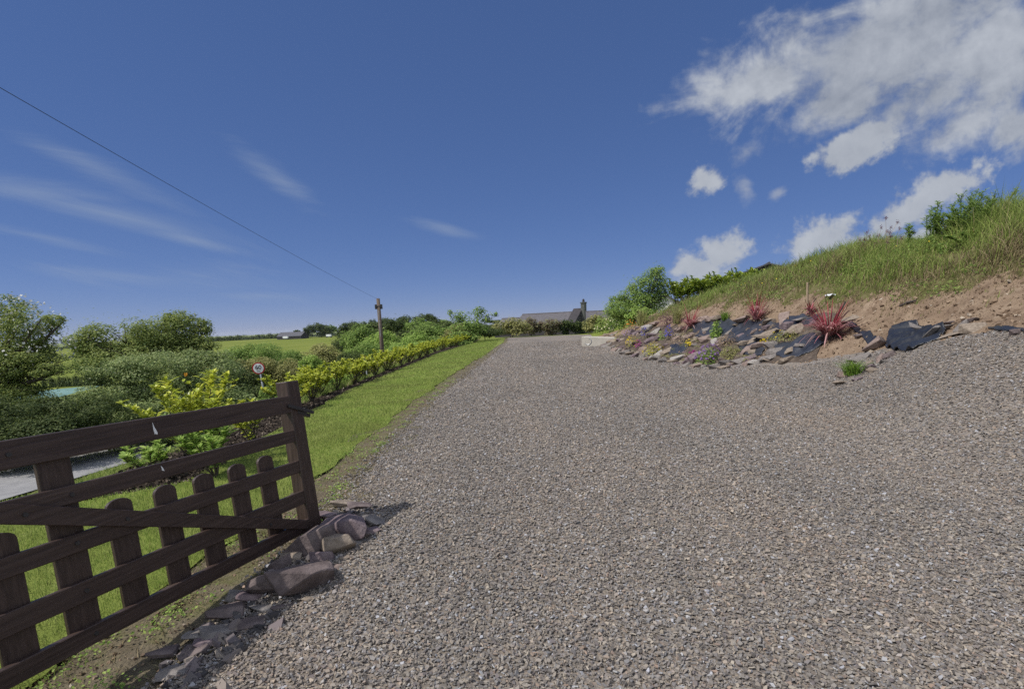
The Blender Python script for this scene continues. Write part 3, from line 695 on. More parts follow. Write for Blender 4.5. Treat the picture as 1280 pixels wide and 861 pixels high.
# ------------------------------------------------------------------ stones
def stone_mesh(name, dims, seed, npt=15, flatten=1.0, bev=.03, smooth=False):
    g = np.random.default_rng(seed); bm = bmesh.new()
    d = rdir(npt, g); sp = np.sign(d) * np.abs(d) ** .62
    sp = sp / np.abs(sp).max(1, keepdims=True) * (.70 + .30 * g.random((npt, 1)))
    for p in sp: bm.verts.new(tuple(p * np.asarray(dims) * .5))
    r = bmesh.ops.convex_hull(bm, input=bm.verts[:])
    dead = [v for v in bm.verts if not v.link_faces]
    bmesh.ops.delete(bm, geom=dead, context='VERTS')
    if bev: bmesh.ops.bevel(bm, geom=bm.edges[:], offset=bev * min(dims), segments=1, affect='EDGES', clamp_overlap=True)
    me = bpy.data.meshes.new(name); bm.to_mesh(me); bm.free(); return me
def rock(px, py, wpx, hpx, colour, label, tilt=(0, 0), rz=0, thick=None, seed=1, name='rock', sink=.35, group=None, lift=0, long_=1.0, d=None):
    p = hit(px, py + hpx * .45)
    k = np.linalg.norm(p - CAM) / FP; wd = wpx * k; ht = hpx * k
    dims = (wd, wd * .75 * long_, thick if thick else ht)
    o = link(name, stone_mesh(name, dims, seed), STONES[colour])
    o.location = (p[0], p[1], p[2] + dims[2] * (.5 - sink) + lift); o.rotation_euler = (radians(tilt[0]), radians(tilt[1]), radians(rz))
    return tag(o, label, 'rock', group)
HP = 'rocks heaped at the foot of the gate'
ROCKS = [  # px, py, w, h, colour, tilt, rz, thick, label
    (377, 708, 82, 56, 'dark', (-24, 10), 25, .22, 'large dark slab with a sunlit pale stripe, biggest rock at the gate'),
    (437, 650, 66, 42, 'purple', (-20, 16), -10, .19, 'big purple rounded slab furthest up the drive in the gate heap'),
    (389, 668, 56, 50, 'dark', (-26, -24), 40, .20, 'black tilted slab leaning at the foot of the gate end post'),
    (424, 672, 44, 36, 'tan', (-28, 12), 20, .17, 'brownish wedge rock between the purple slab and the large dark slab'),
    (452, 662, 22, 20, 'dark', (0, 10), 0, .08, 'small dark rock tucked under the purple slab'),
    (464, 660, 26, 10, 'purple', (0, 8), 30, .035, 'thin purple flake at the outer edge of the purple slab'),
    (448, 675, 20, 10, 'grey', (4, 8), 25, .03, 'thin grey flake lying below the small dark rock'),
    (401, 719, 38, 15, 'purple', (2, 14), 32, .035, 'flat purple flake on the gravel beside the biggest gate rock'),
    (420, 704, 20, 12, 'pink', (0, 10), 40, .035, 'small pinkish brown flake above the flat purple flake'),
    (336, 722, 46, 40, 'dark', (-18, 0), 15, .15, 'dark boulder behind the biggest gate rock, under the bottom rail'),
    (430, 626, 30, 10, 'tan', (0, 12), 30, .04, 'buff flat stone lying in the dirt beyond the gate heap'),
    (449, 629, 32, 9, 'dark', (0, 10), 15, .04, 'dark pointed flake at the far end of the gate heap'),
    (410, 641, 26, 12, 'purple', (6, 0), 10, .06, 'low purple stone behind the tilted black slab'),
    (362, 693, 30, 16, 'tan', (0, 0), 20, .07, 'tan stone under the brace end by the gate foot'),
    (286, 760, 42, 18, 'dark', (-8, 8), 28, .07, 'long dark slab in the gate shadow, nearest the dark boulder'),
    (276, 786, 34, 12, 'grey', (0, 10), 35, .05, 'grey slab in the gate shadow, lower than the long dark slab'),
    (242, 810, 28, 12, 'dark', (0, 8), 35, .05, 'dark slab lowest down the row of rocks in the gate shadow'),
    (327, 757, 28, 12, 'grey', (0, 14), 25, .04, 'grey flake with a lit edge just below the biggest gate rock'),
    (318, 776, 30, 9, 'dark', (0, 8), 25, .035, 'thin dark flake below the lit grey flake'),
    (300, 742, 26, 12, 'grey', (0, 6), 10, .05, 'small grey stone beside the dirt above the long dark slab'),
    (352, 756, 24, 9, 'dark', (0, 8), 20, .03, 'thin slate sliver at the shadow edge below the biggest gate rock'),
    (246, 792, 28, 9, 'grey', (0, 5), 15, .04, 'flat grey stone at the dirt edge beside the grey shadowed slab'),
    (386, 748, 11, 8, 'tan', (0, 0), 0, .03, 'tiny golden stone alone on the gravel by the gate'),
    (430, 694, 14, 10, 'tan', (0, 0), 0, .03, 'small yellowish stone below the brownish wedge rock'),
    (470, 520 + 128, 12, 6, 'dark', (0, 0), 0, .02, 'small dark chip at the tip of the heap toward the drive'),
    (404, 690, 30, 20, 'purple', (-14, 10), 15, .09, 'wedge of purplish rock filling the gap above the biggest gate rock'),
    (413, 654, 34, 22, 'dark', (-20, -10), 55, .11, 'dark upright shard between the tilted black slab and the purple slab'),
    (466, 646, 30, 14, 'grey', (-6, 12), -20, .07, 'grey block at the shadow side of the big purple slab'),
    (350, 700, 26, 18, 'dark', (-12, -14), 35, .08, 'dark chunk wedged behind the biggest gate rock near the brace'),
    (312, 742, 28, 14, 'purple', (-6, 10), 20, .06, 'small purplish slab in the gate shadow above the long dark slab'),
    (258, 800, 24, 10, 'purple', (-4, 8), 40, .045, 'small purplish flake near the bottom of the shadowed row'),
    (216, 838, 30, 10, 'grey', (0, 8), 20, .04, 'flat grey stone where the gate shadow meets the bottom of the view'),
    (205, 812, 26, 9, 'dark', (0, 4), 10, .04, 'dark stone at the dirt edge close under the bottom rail'),
]
for i, (px, py, w_, h_, c_, tl, rz, th_, lb) in enumerate(ROCKS):
    rock(px, py, w_ * 1.08, h_, c_, lb, tl, rz, th_ * 1.1, 300 + i, 'rock', .2, HP, long_=.9)

# slate rubble strewn along the gate side of the drive
n = 520; u = rng.random(n); bx = np.interp(u, [0, 1], [-1.75, -1.42]) + rng.normal(size=n) * .10; by = 1.75 + 2.7 * u + rng.normal(size=n) * .05
V, F = chips(np.stack([bx, by, H(bx, by) + .005], 1), .014 + .045 * rng.random(n) ** 2.2, rng, .3, .4)
M['rubble'] = island('slate_rubble', [(0, (.05, .045, .045)), (.5, (.10, .092, .09)), (.8, (.17, .14, .14)), (1, (.26, .22, .18))], .8, 0, .2)
kind(npobj('slate_rubble', V, F, M['rubble']), 'stuff')

# ------------------------------------------------------------------ lawn, dirt edge and verge growth
def scatter(x0, x1, y0, y1, n, ok): 
    X = x0 + rng.random(n) * (x1 - x0); Y = y0 + rng.random(n) * (y1 - y0); k = ok(X, Y); return X[k], Y[k]
parts = []
for y0, y1, dens, h, w_ in ((1.2, 5, 3600, .034, .0045), (5, 9, 2000, .036, .006), (9, 16, 800, .04, .010), (16, 30, 260, .045, .018), (30, 50, 110, .05, .03)):
    X, Y = scatter(-6.2, -1.0, y0, y1, int(dens * (y1 - y0) * 5.2), lambda X, Y: (X < lawn_r(Y) + jag(Y, 2.7, .16) + .26 * rng.random(len(X)) ** 4) & (X > lawn_l(Y) + jag(Y, 3.1, .12) - .04) & (np.abs(X) < Y * 1.08 + 1.8))
    n = len(X); hh = h * (.5 + .9 * rng.random(n)) * (1 + .5 * fbm(X * 1.2, Y * 1.2, 2))
    parts.append(blades(np.stack([X, Y, H(X, Y) + .008], 1), hh, rng.normal(size=(n, 3)) * [.4, .4, 0] * hh[:, None] * .8, w_ * .9))
V, F = merge(parts); print('lawn blades', len(V) // 5)
kind(npobj('lawn_grass', V, F, M['blade']), 'stuff')
# dead grass, crumbs and weeds along the dirt margin
X, Y = scatter(-3.2, 0, 1.3, 26, 60000, lambda X, Y: (X > lawn_r(Y) - .15) & (X < drive_l(Y) + .18 + .1 * fbm(Y * 3, Y * 0)) & (rng.random(len(X)) < np.minimum(1, 4 / Y)))
n = len(X); hh = .03 * (.4 + rng.random(n)); P = np.stack([X, Y, H(X, Y) - .01], 1)
V, F = blades(P, hh * .5, rng.normal(size=(n, 3)) * [.05, .05, 0], .005)
kind(npobj('dead_grass', V, F, M['dry']), 'stuff')
X, Y = scatter(-3.2, 0, 1.3, 24, 26000, lambda X, Y: (X > lawn_r(Y) - .05) & (X < drive_l(Y) + .15) & (rng.random(len(X)) < np.minimum(1, 4 / Y)))
n = len(X); V, F = chips(np.stack([X, Y, H(X, Y) - .012], 1), .005 + .014 * rng.random(n) ** 3, rng, .6, .5)
kind(npobj('dirt_crumbs', V, F, M['clod']), 'stuff')
parts = []
for k in range(150):
    y = 1.5 + 14 * random.random() ** 1.6; x = float(lawn_r(y)) + (float(drive_l(y)) - float(lawn_r(y))) * random.random() * .8
    m = 26; P = np.array([x, y, float(H(x, y))]) + rng.normal(size=(m, 3)) * [.05, .05, 0] + [0, 0, .005]
    parts.append(leaves(P + np.array([0, 0, 1]) * rng.random((m, 1)) * .03, np.array([0, 0, 1.0]) + rng.normal(size=(m, 3)) * .5, .012 + .016 * rng.random(m), .7))
V, F = merge(parts); kind(npobj('creeping_weeds', V, F, LM['light']), 'stuff')
# mulch crumbs on the bed
X, Y = scatter(-5.4, -2, 2, 30, 60000, lambda X, Y: (X < lawn_l(Y) + jag(Y, 3.1, .12) + .06) & (X > -5.2) & (rng.random(len(X)) < np.minimum(1, 6 / Y)))
n = len(X); V, F = chips(np.stack([X, Y, H(X, Y) + .05 * fbm(X * 5, Y * 5) - .005], 1), .010 + .03 * rng.random(n) ** 2, rng, .5, .6)
M['bark_chip'] = island('bark_chip', [(0, (.012, .010, .008)), (.6, (.045, .035, .028)), (.9, (.13, .10, .075)), (1, (.26, .22, .17))], .9, 0, .1)
kind(npobj('bark_mulch', V, F, M['bark_chip']), 'stuff')
# rough grass between bed and road and beyond it
parts = []
for x0, x1, y0, y1, n, h in ((-8.8, -5.0, 3, 40, 42000, .20), (-22, -11.4, 6, 45, 30000, .4)):
    X, Y = scatter(x0, x1, y0, y1, n, lambda X, Y: (np.abs(X) < Y * 1.1 + .5) & (X < lawn_l(Y) + .15))
    n = len(X); hh = h * (.4 + .9 * rng.random(n)) * (1 + .8 * fbm(X * .8, Y * .8, 2)) * np.clip((X + 8.8) / .6, .25, 1) * np.where(Y < 13, .45, 1.0) if x0 > -10 else h * (.4 + .9 * rng.random(n))
    parts.append(blades(np.stack([X, Y, H(X, Y) - .02], 1), hh, rng.normal(size=(n, 3)) * [.5, .5, 0] * hh[:, None], np.maximum(.01, .0016 * Y)))
V, F = merge(parts); kind(npobj('verge_grass', V, F, M['tall']), 'stuff')

# ------------------------------------------------------------------ laurels in the long bed
def laurel(name, loc, h, wd, nleaf, seed, label, cat='laurel', group=None, mat='laurel', leaf=.092, stems=9, tipcol=None):
    g = np.random.default_rng(seed); t = thing(name, loc, label, cat, group)
    mb = MB(); Ps = []; Ts = []; Ns = []
    per = nleaf // stems
    for k in range(stems):
        a = 2 * pi * k / stems + g.random() * .8; sp = wd * .5 * (.25 + .75 * g.random()) if k else .05
        top = np.array([cos(a) * sp, sin(a) * sp, h * (.62 + .4 * g.random())]); mid = np.array([top[0] * .45, top[1] * .45, top[2] * .5])
        mb.tube([(0, 0, -.05), mid, top], [.012, .009, .004], 5)
        for q in range(per):
            u = g.random() ** .75; p = (mid * (1 - u) + top * u) if u > .05 else mid
            if u < .12: p = mid * (.3 + .7 * g.random())
            aa = q * 2.4 + g.random() * .6; out = np.array([cos(aa), sin(aa), .55 + .9 * u + .3 * g.normal()])
            Ps.append(p); Ts.append(out); Ns.append(np.array([-cos(aa) * .35, -sin(aa) * .35, 1.0]) + g.normal(size=3) * .3)
        for q in range(3):   # side shoots
            a2 = g.random() * 6.28; b = mid + (top - mid) * g.random(); e = b + np.array([cos(a2), sin(a2), .5]) * h * .16
            mb.tube([b, e], [.005, .002], 4)
            for z in range(per // 6):
                aa = g.random() * 6.28; Ps.append(b + (e - b) * g.random()); Ts.append(np.array([cos(aa), sin(aa), .6])); Ns.append(np.array([0, 0, 1.0]) + g.normal(size=3) * .35)
    n = len(Ps); L = leaf * (.6 + .6 * g.random(n))
    V, F = big_leaves(np.array(Ps), np.array(Ts), np.array(Ns), L, L * .42, .22, g)
    link('foliage', npmesh('foliage', V, F), LM[mat], t); mb.build('stem', M['bark'], t)
    return t
ORD = ['first', 'second', 'third', 'fourth', 'fifth', 'sixth', 'seventh', 'eighth', 'ninth', 'tenth', 'eleventh', 'twelfth', 'thirteenth', 'fourteenth', 'fifteenth', 'sixteenth', 'seventeenth', 'eighteenth', 'nineteenth', 'twentieth',
       'twenty-first', 'twenty-second', 'twenty-third', 'twenty-fourth', 'twenty-fifth', 'twenty-sixth', 'twenty-seventh', 'twenty-eighth', 'twenty-ninth', 'thirtieth']
def bedx(y): return float(lawn_l(y)) - .62
def on(x, y, dz=0): return (x, y, float(H(x, y)) + dz)
LG = 'yellow-green laurels along the flower bed'
big_l = laurel('laurel_shrub', on(-4.05, 6.45), 1.18, 1.5, 1500, 11, 'large yellow-green laurel with an orange tip directly behind the gate', group=LG, stems=18)
g_ = np.random.default_rng(5)
V, F = big_leaves(np.array([[-.05, 0, 1.17]] * 5), np.array([[.3, .1, 1], [-.3, 0, 1], [.0, .3, 1.2], [.2, -.3, .8], [-.2, -.2, .8]]), np.array([[0, -1, .5]] * 5) + g_.normal(size=(5, 3)) * .3, .055, .026, .1, g_)
M['orange_leaf'] = island('orange_leaf', [(0, (.5, .2, .02)), (1, (.6, .32, .04))], .4, .3)
link('orange_tip', npmesh('orange_tip', V, F), M['orange_leaf'], big_l)
laurel('laurel_shrub', on(-3.55, 5.9), .75, 1.05, 650, 12, 'low dark-stemmed laurel nearest the gate top rail, in front of the orange-tipped one', group=LG, mat='light')
laurel('laurel_shrub', on(-4.45, 6.1), .42, .7, 300, 14, 'low mid-green laurel beside the lane, left of the orange-tipped one', group=LG, mat='light')
laurel('laurel_shrub', on(-4.0, 7.7), .68, 1.0, 600, 13, 'laurel just beyond the orange-tipped one, partly hidden by the gate post', group=LG)
protos = []
ry = 11.1; idx = 0
while ry < DEND - 8 and idx < 28:
    x = bedx(ry) + .12 * math.sin(idx * 2.1)
    lab = f'yellow-green laurel, {ORD[idx]} in the hedge row beyond the gate post'
    if idx < 4:
        t = laurel('laurel_shrub', on(x, ry),   .78 + .08 * (idx % 2), 1.1, 950, 20 + idx, lab, group=LG, stems=15); protos.append(t)
    else:
        t = copy_tree(protos[idx % 4]); t.location = on(x, ry); t.rotation_euler = (0, 0, idx * 1.9); s = .88 + .22 * ((idx * 7) % 5) / 5; t.scale = (s * 1.15, s * 1.15, s); t['label'] = lab
    ry += 1.0 + .022 * ry; idx += 1
print('laurels', idx, ry)

# ------------------------------------------------------------------ pole, wire, signs
pt = aty(472.5, 373, 38); pb_ = aty(478, 440, 38); gz = float(H(pb_[0], pb_[1]))
dirp = (pb_ - pt) / (pb_[2] - pt[2]); foot = pt + dirp * (gz - pt[2])
pole = thing('utility_pole', foot, 'weathered wooden utility pole standing among the roadside bushes', 'utility pole')
mb = MB(); mb.tube([tuple(-0.3 * dirp), tuple((pt - foot) * .5), tuple(pt - foot)], [.17, .15, .125], 12); mb.build('shaft', M['wood_pole'], pole, smooth=True)
mb = MB(); q = (pt - foot) - dirp * .55
for sx_ in (-.19, .19): mb.box((q[0] + sx_ - .07, q[1] - .1, q[2] - .22), (q[0] + sx_ + .07, q[1] + .1, q[2] + .12))
mb.box((q[0] - .2, q[1] - .14, q[2] - .06), (q[0] + .2, q[1] - .105, q[2] + .02)); mb.build('bracket', M['iron'], pole, bevel=.01)
mb = MB(); mb.tube([tuple(q + [0, -.13, -.3]), tuple(q + [0.01, -.13, -2.2])], [.02, .02], 6); mb.build('cable_guard', M['steel'], pole)
we = aty(0, 91, 9.0); wpts = []
a_ = pt - [0, 0, .06]; far_ = a_ + (we - a_) * 1.55
for u in np.linspace(0, 1, 40):
    p = a_ + (far_ - a_) * u; p[2] -= .55 * 4 * u * (1 - u) * .5; wpts.append(tuple(p))
c0 = np.array(wpts[0]); mb = MB(); mb.tube(wpts, [.0055] * 40, 6, False)
tag(mb.build('overhead_wire', M['blackpaint'], loc=tuple(c0)), 'single black overhead wire running from the top of the wooden pole', 'wire')
def textmesh(txt, size, ext):
    cu = bpy.data.curves.new('lettering', 'FONT'); cu.body = txt; cu.size = size; cu.align_x = 'CENTER'; cu.align_y = 'CENTER'; cu.extrude = ext; cu.offset = size * .012
    o = bpy.data.objects.new('lettering_source', cu); COL.objects.link(o); bpy.context.view_layer.update()
    me = bpy.data.meshes.new_from_object(o.evaluated_get(bpy.context.evaluated_depsgraph_get())); bpy.data.objects.remove(o); return me
def disc(r, y0, y1, n=40): return [(r * cos(a), r * sin(a)) for a in np.linspace(0, 2 * pi, n, endpoint=False)], y0, y1
def speed_sign(px, py, d, dia, lean, label, yaw=0.0):
    c = aty(px, py, d); gz = float(H(c[0], c[1])); hgt = c[2] - gz
    t = thing('speed_sign', (c[0] + lean * hgt, c[1], gz), label, 'road sign', 'speed limit signs on the lane', rz=yaw)
    def fr(p): return (p[0] - lean * hgt, p[2], p[1] + hgt)
    R_ = dia / 2
    mb = MB(); pl, a, b = disc(R_, -.004, .006); mb.prism(pl, a, b, fr); rim = mb.build('red_rim', M['red'], t)
    mb = MB(); pl, a, b = disc(R_ * .80, -.009, -.0045); mb.prism(pl, a, b, fr); mb.build('face', M['white'], t)
    for txt, sz, oz in (('60', dia * .52, dia * .05), ('km/h', dia * .15, -dia * .24)):
        o = link('lettering', textmesh(txt, sz, .002), M['blackpaint'], t); o.location = (-lean * hgt, -.0125, hgt + oz); o.rotation_euler = (radians(90), 0, 0)
    mb = MB(); mb.tube([(0, .04, -.2), (-lean * hgt, .04, hgt + R_ * .8)], [.032, .032], 10); mb.build('post', M['steel'], t, smooth=True)
    return t
speed_sign(323.5, 460, 19, .44, .10, 'round red-rimmed 60 sign on a leaning grey post by the dark bush', radians(12))
speed_sign(456, 452, 27, .52, .05, 'second red-rimmed 60 sign mostly hidden behind the laurel row', radians(-8))

# ------------------------------------------------------------------ trees and hedges on the left
tree('hawthorn_tree', [pxlobe(*l) for l in ((-10, 425, 55, 48, 14.5), (40, 405, 34, 30, 14.2), (-30, 465, 60, 45, 14), (30, 455, 50, 18, 14.0), (10, 385, 30, 18, 14.8), (66, 400, 16, 7, 14.0), (62, 462, 24, 9, 13.8), (20, 495, 40, 16, 13.8), (-10, 485, 50, 28, 13.8), (30, 440, 36, 22, 14.2))],
     on(-15.6, 14.6), 42000, .058, LM['haw'], 'tall hawthorn tree at the left end with white blossom and wispy arms', 'tree', .16, seed=31, clumps_per=26, clump_r=.26, spray=.14)
bl = np.array(pxlobe(10, 425, 60, 50, 14.3)[0]); g_ = np.random.default_rng(77)
P_ = bl + rdir(900, g_) * np.array([1.45, 1.2, 1.15]) * (.75 + .35 * g_.random((900, 1)))
V, F = leaves(P_, rdir(900, g_) + [0, -.3, .8], .05 + .05 * g_.random(900), .9, .1, g_)
ht_ = [o for o in COL.objects if o.name == 'hawthorn_tree'][0]
M['may'] = island('may_blossom', [(0, (.42, .42, .38)), (1, (.62, .62, .58))], .6, .3)
link('blossom', npmesh('blossom', V - np.array(ht_.location), F), M['may'], ht_)
tree('hawthorn_tree', [pxlobe(*l) for l in ((150, 428, 58, 30, 20.5), (122, 438, 34, 24, 20), (182, 416, 38, 24, 20.3), (165, 448, 64, 18, 19.8), (120, 452, 40, 18, 19.6), (200, 455, 44, 16, 19.8), (108, 425, 12, 12, 20))],
     on(-15.2, 20.4), 34000, .08, LM['haw'], 'broad windswept hawthorn rising behind the bramble hedge, left of its twin', 'tree', .14, seed=32, clumps_per=24, clump_r=.28, spray=.12)
tree('hawthorn_tree', [pxlobe(*l) for l in ((226, 416, 40, 26, 21.5), (205, 430, 44, 26, 21.3), (248, 408, 18, 12, 21.4), (225, 398, 24, 10, 21.6), (222, 442, 40, 16, 21), (250, 432, 22, 14, 21))],
     on(-13.8, 21.6), 25000, .08, LM['haw'], 'rounder hawthorn with a ragged top, right of the windswept one', 'tree', .14, seed=33, clumps_per=22, clump_r=.28, spray=.14)
bush('bramble_hedge', 205, 436, 560, 230, 14.5, LM['bramble'], 'bright domed bramble hedge bank beside the lane under the twin hawthorns', 'hedge', 41, 1.3, 2.7,
     lobes=[(200, 464, 68, 36, 15), (150, 480, 60, 36, 14.4), (255, 466, 50, 34, 15.5), (120, 512, 60, 30, 13.6), (230, 520, 70, 34, 14), (290, 505, 40, 36, 15), (180, 530, 80, 30, 13.2)], clumps_per=34, clump_r=.22, spray=.10)
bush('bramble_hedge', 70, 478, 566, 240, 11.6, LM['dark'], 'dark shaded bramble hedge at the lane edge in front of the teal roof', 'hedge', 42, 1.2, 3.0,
     lobes=[(20, 520, 62, 34, 11.2), (90, 515, 56, 32, 11.8), (-50, 515, 60, 40, 11), (140, 525, 44, 32, 12.4), (60, 545, 80, 28, 11), (0, 556, 60, 28, 10.6)], clumps_per=34, clump_r=.22, spray=.10)  # this hedge's shade is put into its darker leaf colour
bush('thorn_bush', 300, 452, 530, 110, 20.5, LM['dark'], 'dark thorn bush rounded over the lane just behind the 60 sign', 'bush', 43, .9, 3.0,
     lobes=[(285, 470, 34, 22, 21), (310, 488, 34, 26, 20.6), (270, 500, 36, 28, 20), (330, 512, 30, 24, 20.5)], clumps_per=26, clump_r=.26)
# teal sheet roof beyond the hedge
rc = aty(54, 495, 17.0); sh_ = thing('shed', (rc[0], rc[1], float(H(rc[0], rc[1]))), 'low shed with a pale teal sheet roof showing over the dark hedge', 'shed'); zt = rc[2] - float(H(rc[0], rc[1]))
mb = MB(); mb.box((-1.3, 0, -.2), (.6, 1.5, zt - .16)); mb.build('wall', M['dark_wall'], sh_)
mb = MB(); n_ = 48
for k in range(n_):
    x0 = -1.5 + 2.25 * k / n_; x1 = -1.5 + 2.25 * (k + 1) / n_; zz = lambda k: .018 * (k % 2)
    a, b = zz(k), zz(k + 1); sl_ = .14
    mb.add([(x0, -.25, zt - .14 + a + (x0 + 1.5) * .05), (x1, -.25, zt - .14 + b + (x1 + 1.5) * .05), (x1, 1.7, zt + .02 + b + (x1 + 1.5) * .05), (x0, 1.7, zt + .02 + a + (x0 + 1.5) * .05)], [(0, 1, 2, 3)])
mb.build('roof', M['teal'], sh_)
BUSH = [  # px, ytop, ybot, w, d, leaf material, label, name, density
    (322, 424, 478, 70, 30, 'mid', 'round green bush behind the 60 sign, left of the lollipop sapling', 'bush'),
    (280, 444, 470, 50, 34, 'olive', 'low olive bush at the field edge beside the ragged hawthorn', 'bush'),
    (362, 446, 492, 60, 27, 'olive', 'olive scrubby bush right of the 60 sign post', 'bush'),
    (352, 432, 466, 50, 42, 'mid', 'grey-green bush below the pasture, behind the sapling', 'bush'),
    (402, 428, 466, 46, 45, 'olive', 'brownish bush at the pasture foot, right of the sapling', 'bush'),
    (437, 432, 480, 40, 38, 'dark', 'dark bush on the slope left of the utility pole', 'bush'),
    (452, 400, 450, 44, 58, 'mid', 'tall rounded tree left of the utility pole', 'tree'),
    (478, 405, 455, 50, 52, 'light', 'bright round tree just behind the utility pole', 'tree'),
    (462, 425, 465, 50, 44, 'mid', 'leafy shrub in front of the bright round tree at the pole', 'bush'),
    (505, 418, 462, 46, 46, 'light', 'pale bush between the pole and the laurel row', 'bush'),
    (498, 438, 466, 40, 34, 'red', 'low reddish shrub close behind the laurel row right of the pole', 'shrub'),
    (540, 397, 445, 50, 52, 'mid', 'rounded green tree midway between pole and sparse young tree', 'tree'),
    (522, 410, 448, 34, 50, 'light', 'light green bush left of the rounded midway tree', 'bush'),
    (572, 400, 440, 40, 50, 'olive', 'olive bush behind the far end of the laurel row', 'bush'),
    (560, 420, 446, 46, 42, 'mid', 'low bush right behind the far laurels', 'bush'),
    (390, 466, 500, 60, 24, 'mid', 'low green scrub at the foot of the lollipop sapling', 'bush'),
    (425, 462, 490, 50, 24, 'light', 'light scrub behind the near laurels, right of the sapling', 'bush'),
    (345, 480, 520, 50, 19, 'mid', 'weedy green scrub below the 60 sign behind the post', 'bush'),
    (478, 448, 470, 60, 30, 'olive', 'olive scrub at the foot of the utility pole', 'bush'),
    (440, 401, 425, 34, 110, 'dark', 'dark tree under the far pines at the pasture end', 'tree'),
    (470, 400, 424, 30, 100, 'dark', 'dark tree right behind the utility pole shaft', 'tree'),
    (492, 398, 424, 36, 95, 'dark', 'dark tree below the grey-green far pine', 'tree'),
    (524, 397, 422, 40, 95, 'mid', 'green tree beneath the widest skyline oak', 'tree'),
    (556, 398, 422, 40, 90, 'dark', 'dark tree behind the sparse young tree, to its left', 'tree'),
    (584, 400, 420, 36, 85, 'mid', 'green tree behind the stem of the sparse young tree', 'tree'),
    (516, 402, 440, 44, 62, 'dark', 'dark leafy tree between the skyline oaks and the laurel row', 'tree'),
    (556, 406, 440, 44, 58, 'mid', 'broad green tree left of the sparse young tree', 'tree'),
    (436, 412, 446, 36, 70, 'dark', 'dark tree at the pasture corner left of the tall rounded tree', 'tree'),
    (500, 428, 458, 44, 42, 'mid', 'mid-green bush close right of the utility pole', 'bush'),
    (530, 424, 450, 50, 40, 'light', 'light bushy growth above the middle of the laurel row', 'bush'),
    (606, 408, 424, 40, 50, 'dark', 'dark low bush under the sparse young tree', 'bush'),
    (410, 452, 480, 50, 28, 'dark', 'dark scrub filling the slope behind the near laurels', 'bush'),
    (440, 456, 478, 46, 30, 'mid', 'green scrub filling the slope left of the pole foot', 'bush'),
    (316, 440, 480, 60, 26, 'olive', 'olive scrub directly behind the 60 sign face', 'bush'),
]
for i, (px, yt, yb, w_, d_, lm, lb, nm) in enumerate(BUSH):
    bush(nm, px, yt - 1, yb, w_ * 1.32, d_, LM[lm], lb, nm, 60 + i, 1.0, 2.2, group='bushes below the laurel row' if nm != 'tree' else 'trees below the laurel row', limbs=nm == 'tree')
# lollipop sapling
t = bush('sapling', 388, 440, 467, 34, 14.5, LM['light'], 'lollipop sapling with a round crown on a thin bare trunk behind the laurels', 'sapling', 91, 1.0, 2.6, r0=.025, limbs=True)
# sparse young tree at the end of the row
bush('young_tree', 590, 381, 428, 54, 46, LM['mid'], 'sparse young tree with upright twiggy tips at the end of the laurel row', 'tree', 92, .6, 2.8,
     lobes=[(588, 404, 18, 16, 46), (572, 396, 10, 8, 46), (598, 390, 10, 9, 46), (608, 398, 8, 6, 46), (585, 415, 26, 14, 46), (619, 393, 4, 3, 46), (562, 390, 5, 4, 46)], limbs=True, spray=.2)
# ------------------------------------------------------------------ shrubs before the farmhouse
HS = 'shrubs in front of the farmhouse'
for i, (px, yt, yb, w_, d_, lm, lb) in enumerate([
    (640, 394, 421, 52, 56, 'olive', 'bronze-green shrub at the left end, right of the young tree'),
    (664, 394.5, 421, 36, 60, 'red', 'dark reddish shrub under the long grey roof'),
    (688, 394, 420, 34, 60, 'red', 'red-tinged shrub below the step in the grey roof'),
    (708, 396, 420, 34, 61, 'dark', 'dark green shrub just left of the chimney'),
    (728, 398, 420, 30, 61, 'dark', 'dark green shrub straight below the chimney'),
    (746, 390, 419, 38, 56, 'olive', 'yellowish domed shrub right of the dark gable'),
    (774, 385, 414, 34, 46, 'mid', 'leafy shrub left of the tall bank tree, above the hydrangea')]):
    bush('shrub', px, yt, yb, w_, d_, LM[lm], lb, 'shrub', 120 + i, .9, 2.4, group=HS)
# tall tree and companions by the bank end
bush('tree', 806, 333, 402, 62, 36, LM['mid'], 'tall dense leaning tree at the far end of the bank', 'tree', 131, 1.2, 2.1,
     lobes=[(817, 347, 17, 15, 36), (803, 361, 22, 17, 36), (788, 374, 22, 15, 36), (816, 370, 20, 26, 36.5), (772, 390, 24, 14, 35), (798, 384, 26, 18, 35.5), (767, 376, 8, 6, 36), (834, 362, 6, 9, 36), (822, 338, 9, 6, 36)], limbs=True, spray=.1, clumps_per=22, r0=.12)
bush('shrub', 800, 380, 412, 44, 33, LM['light'], 'light green shrub at the foot of the tall leaning tree', 'shrub', 132, .9, 2.6)
bush('shrub', 822, 385, 410, 28, 31, LM['brown'], 'pale dead twiggy shrub at the head of the rockery', 'shrub', 133, .5, 2.4)
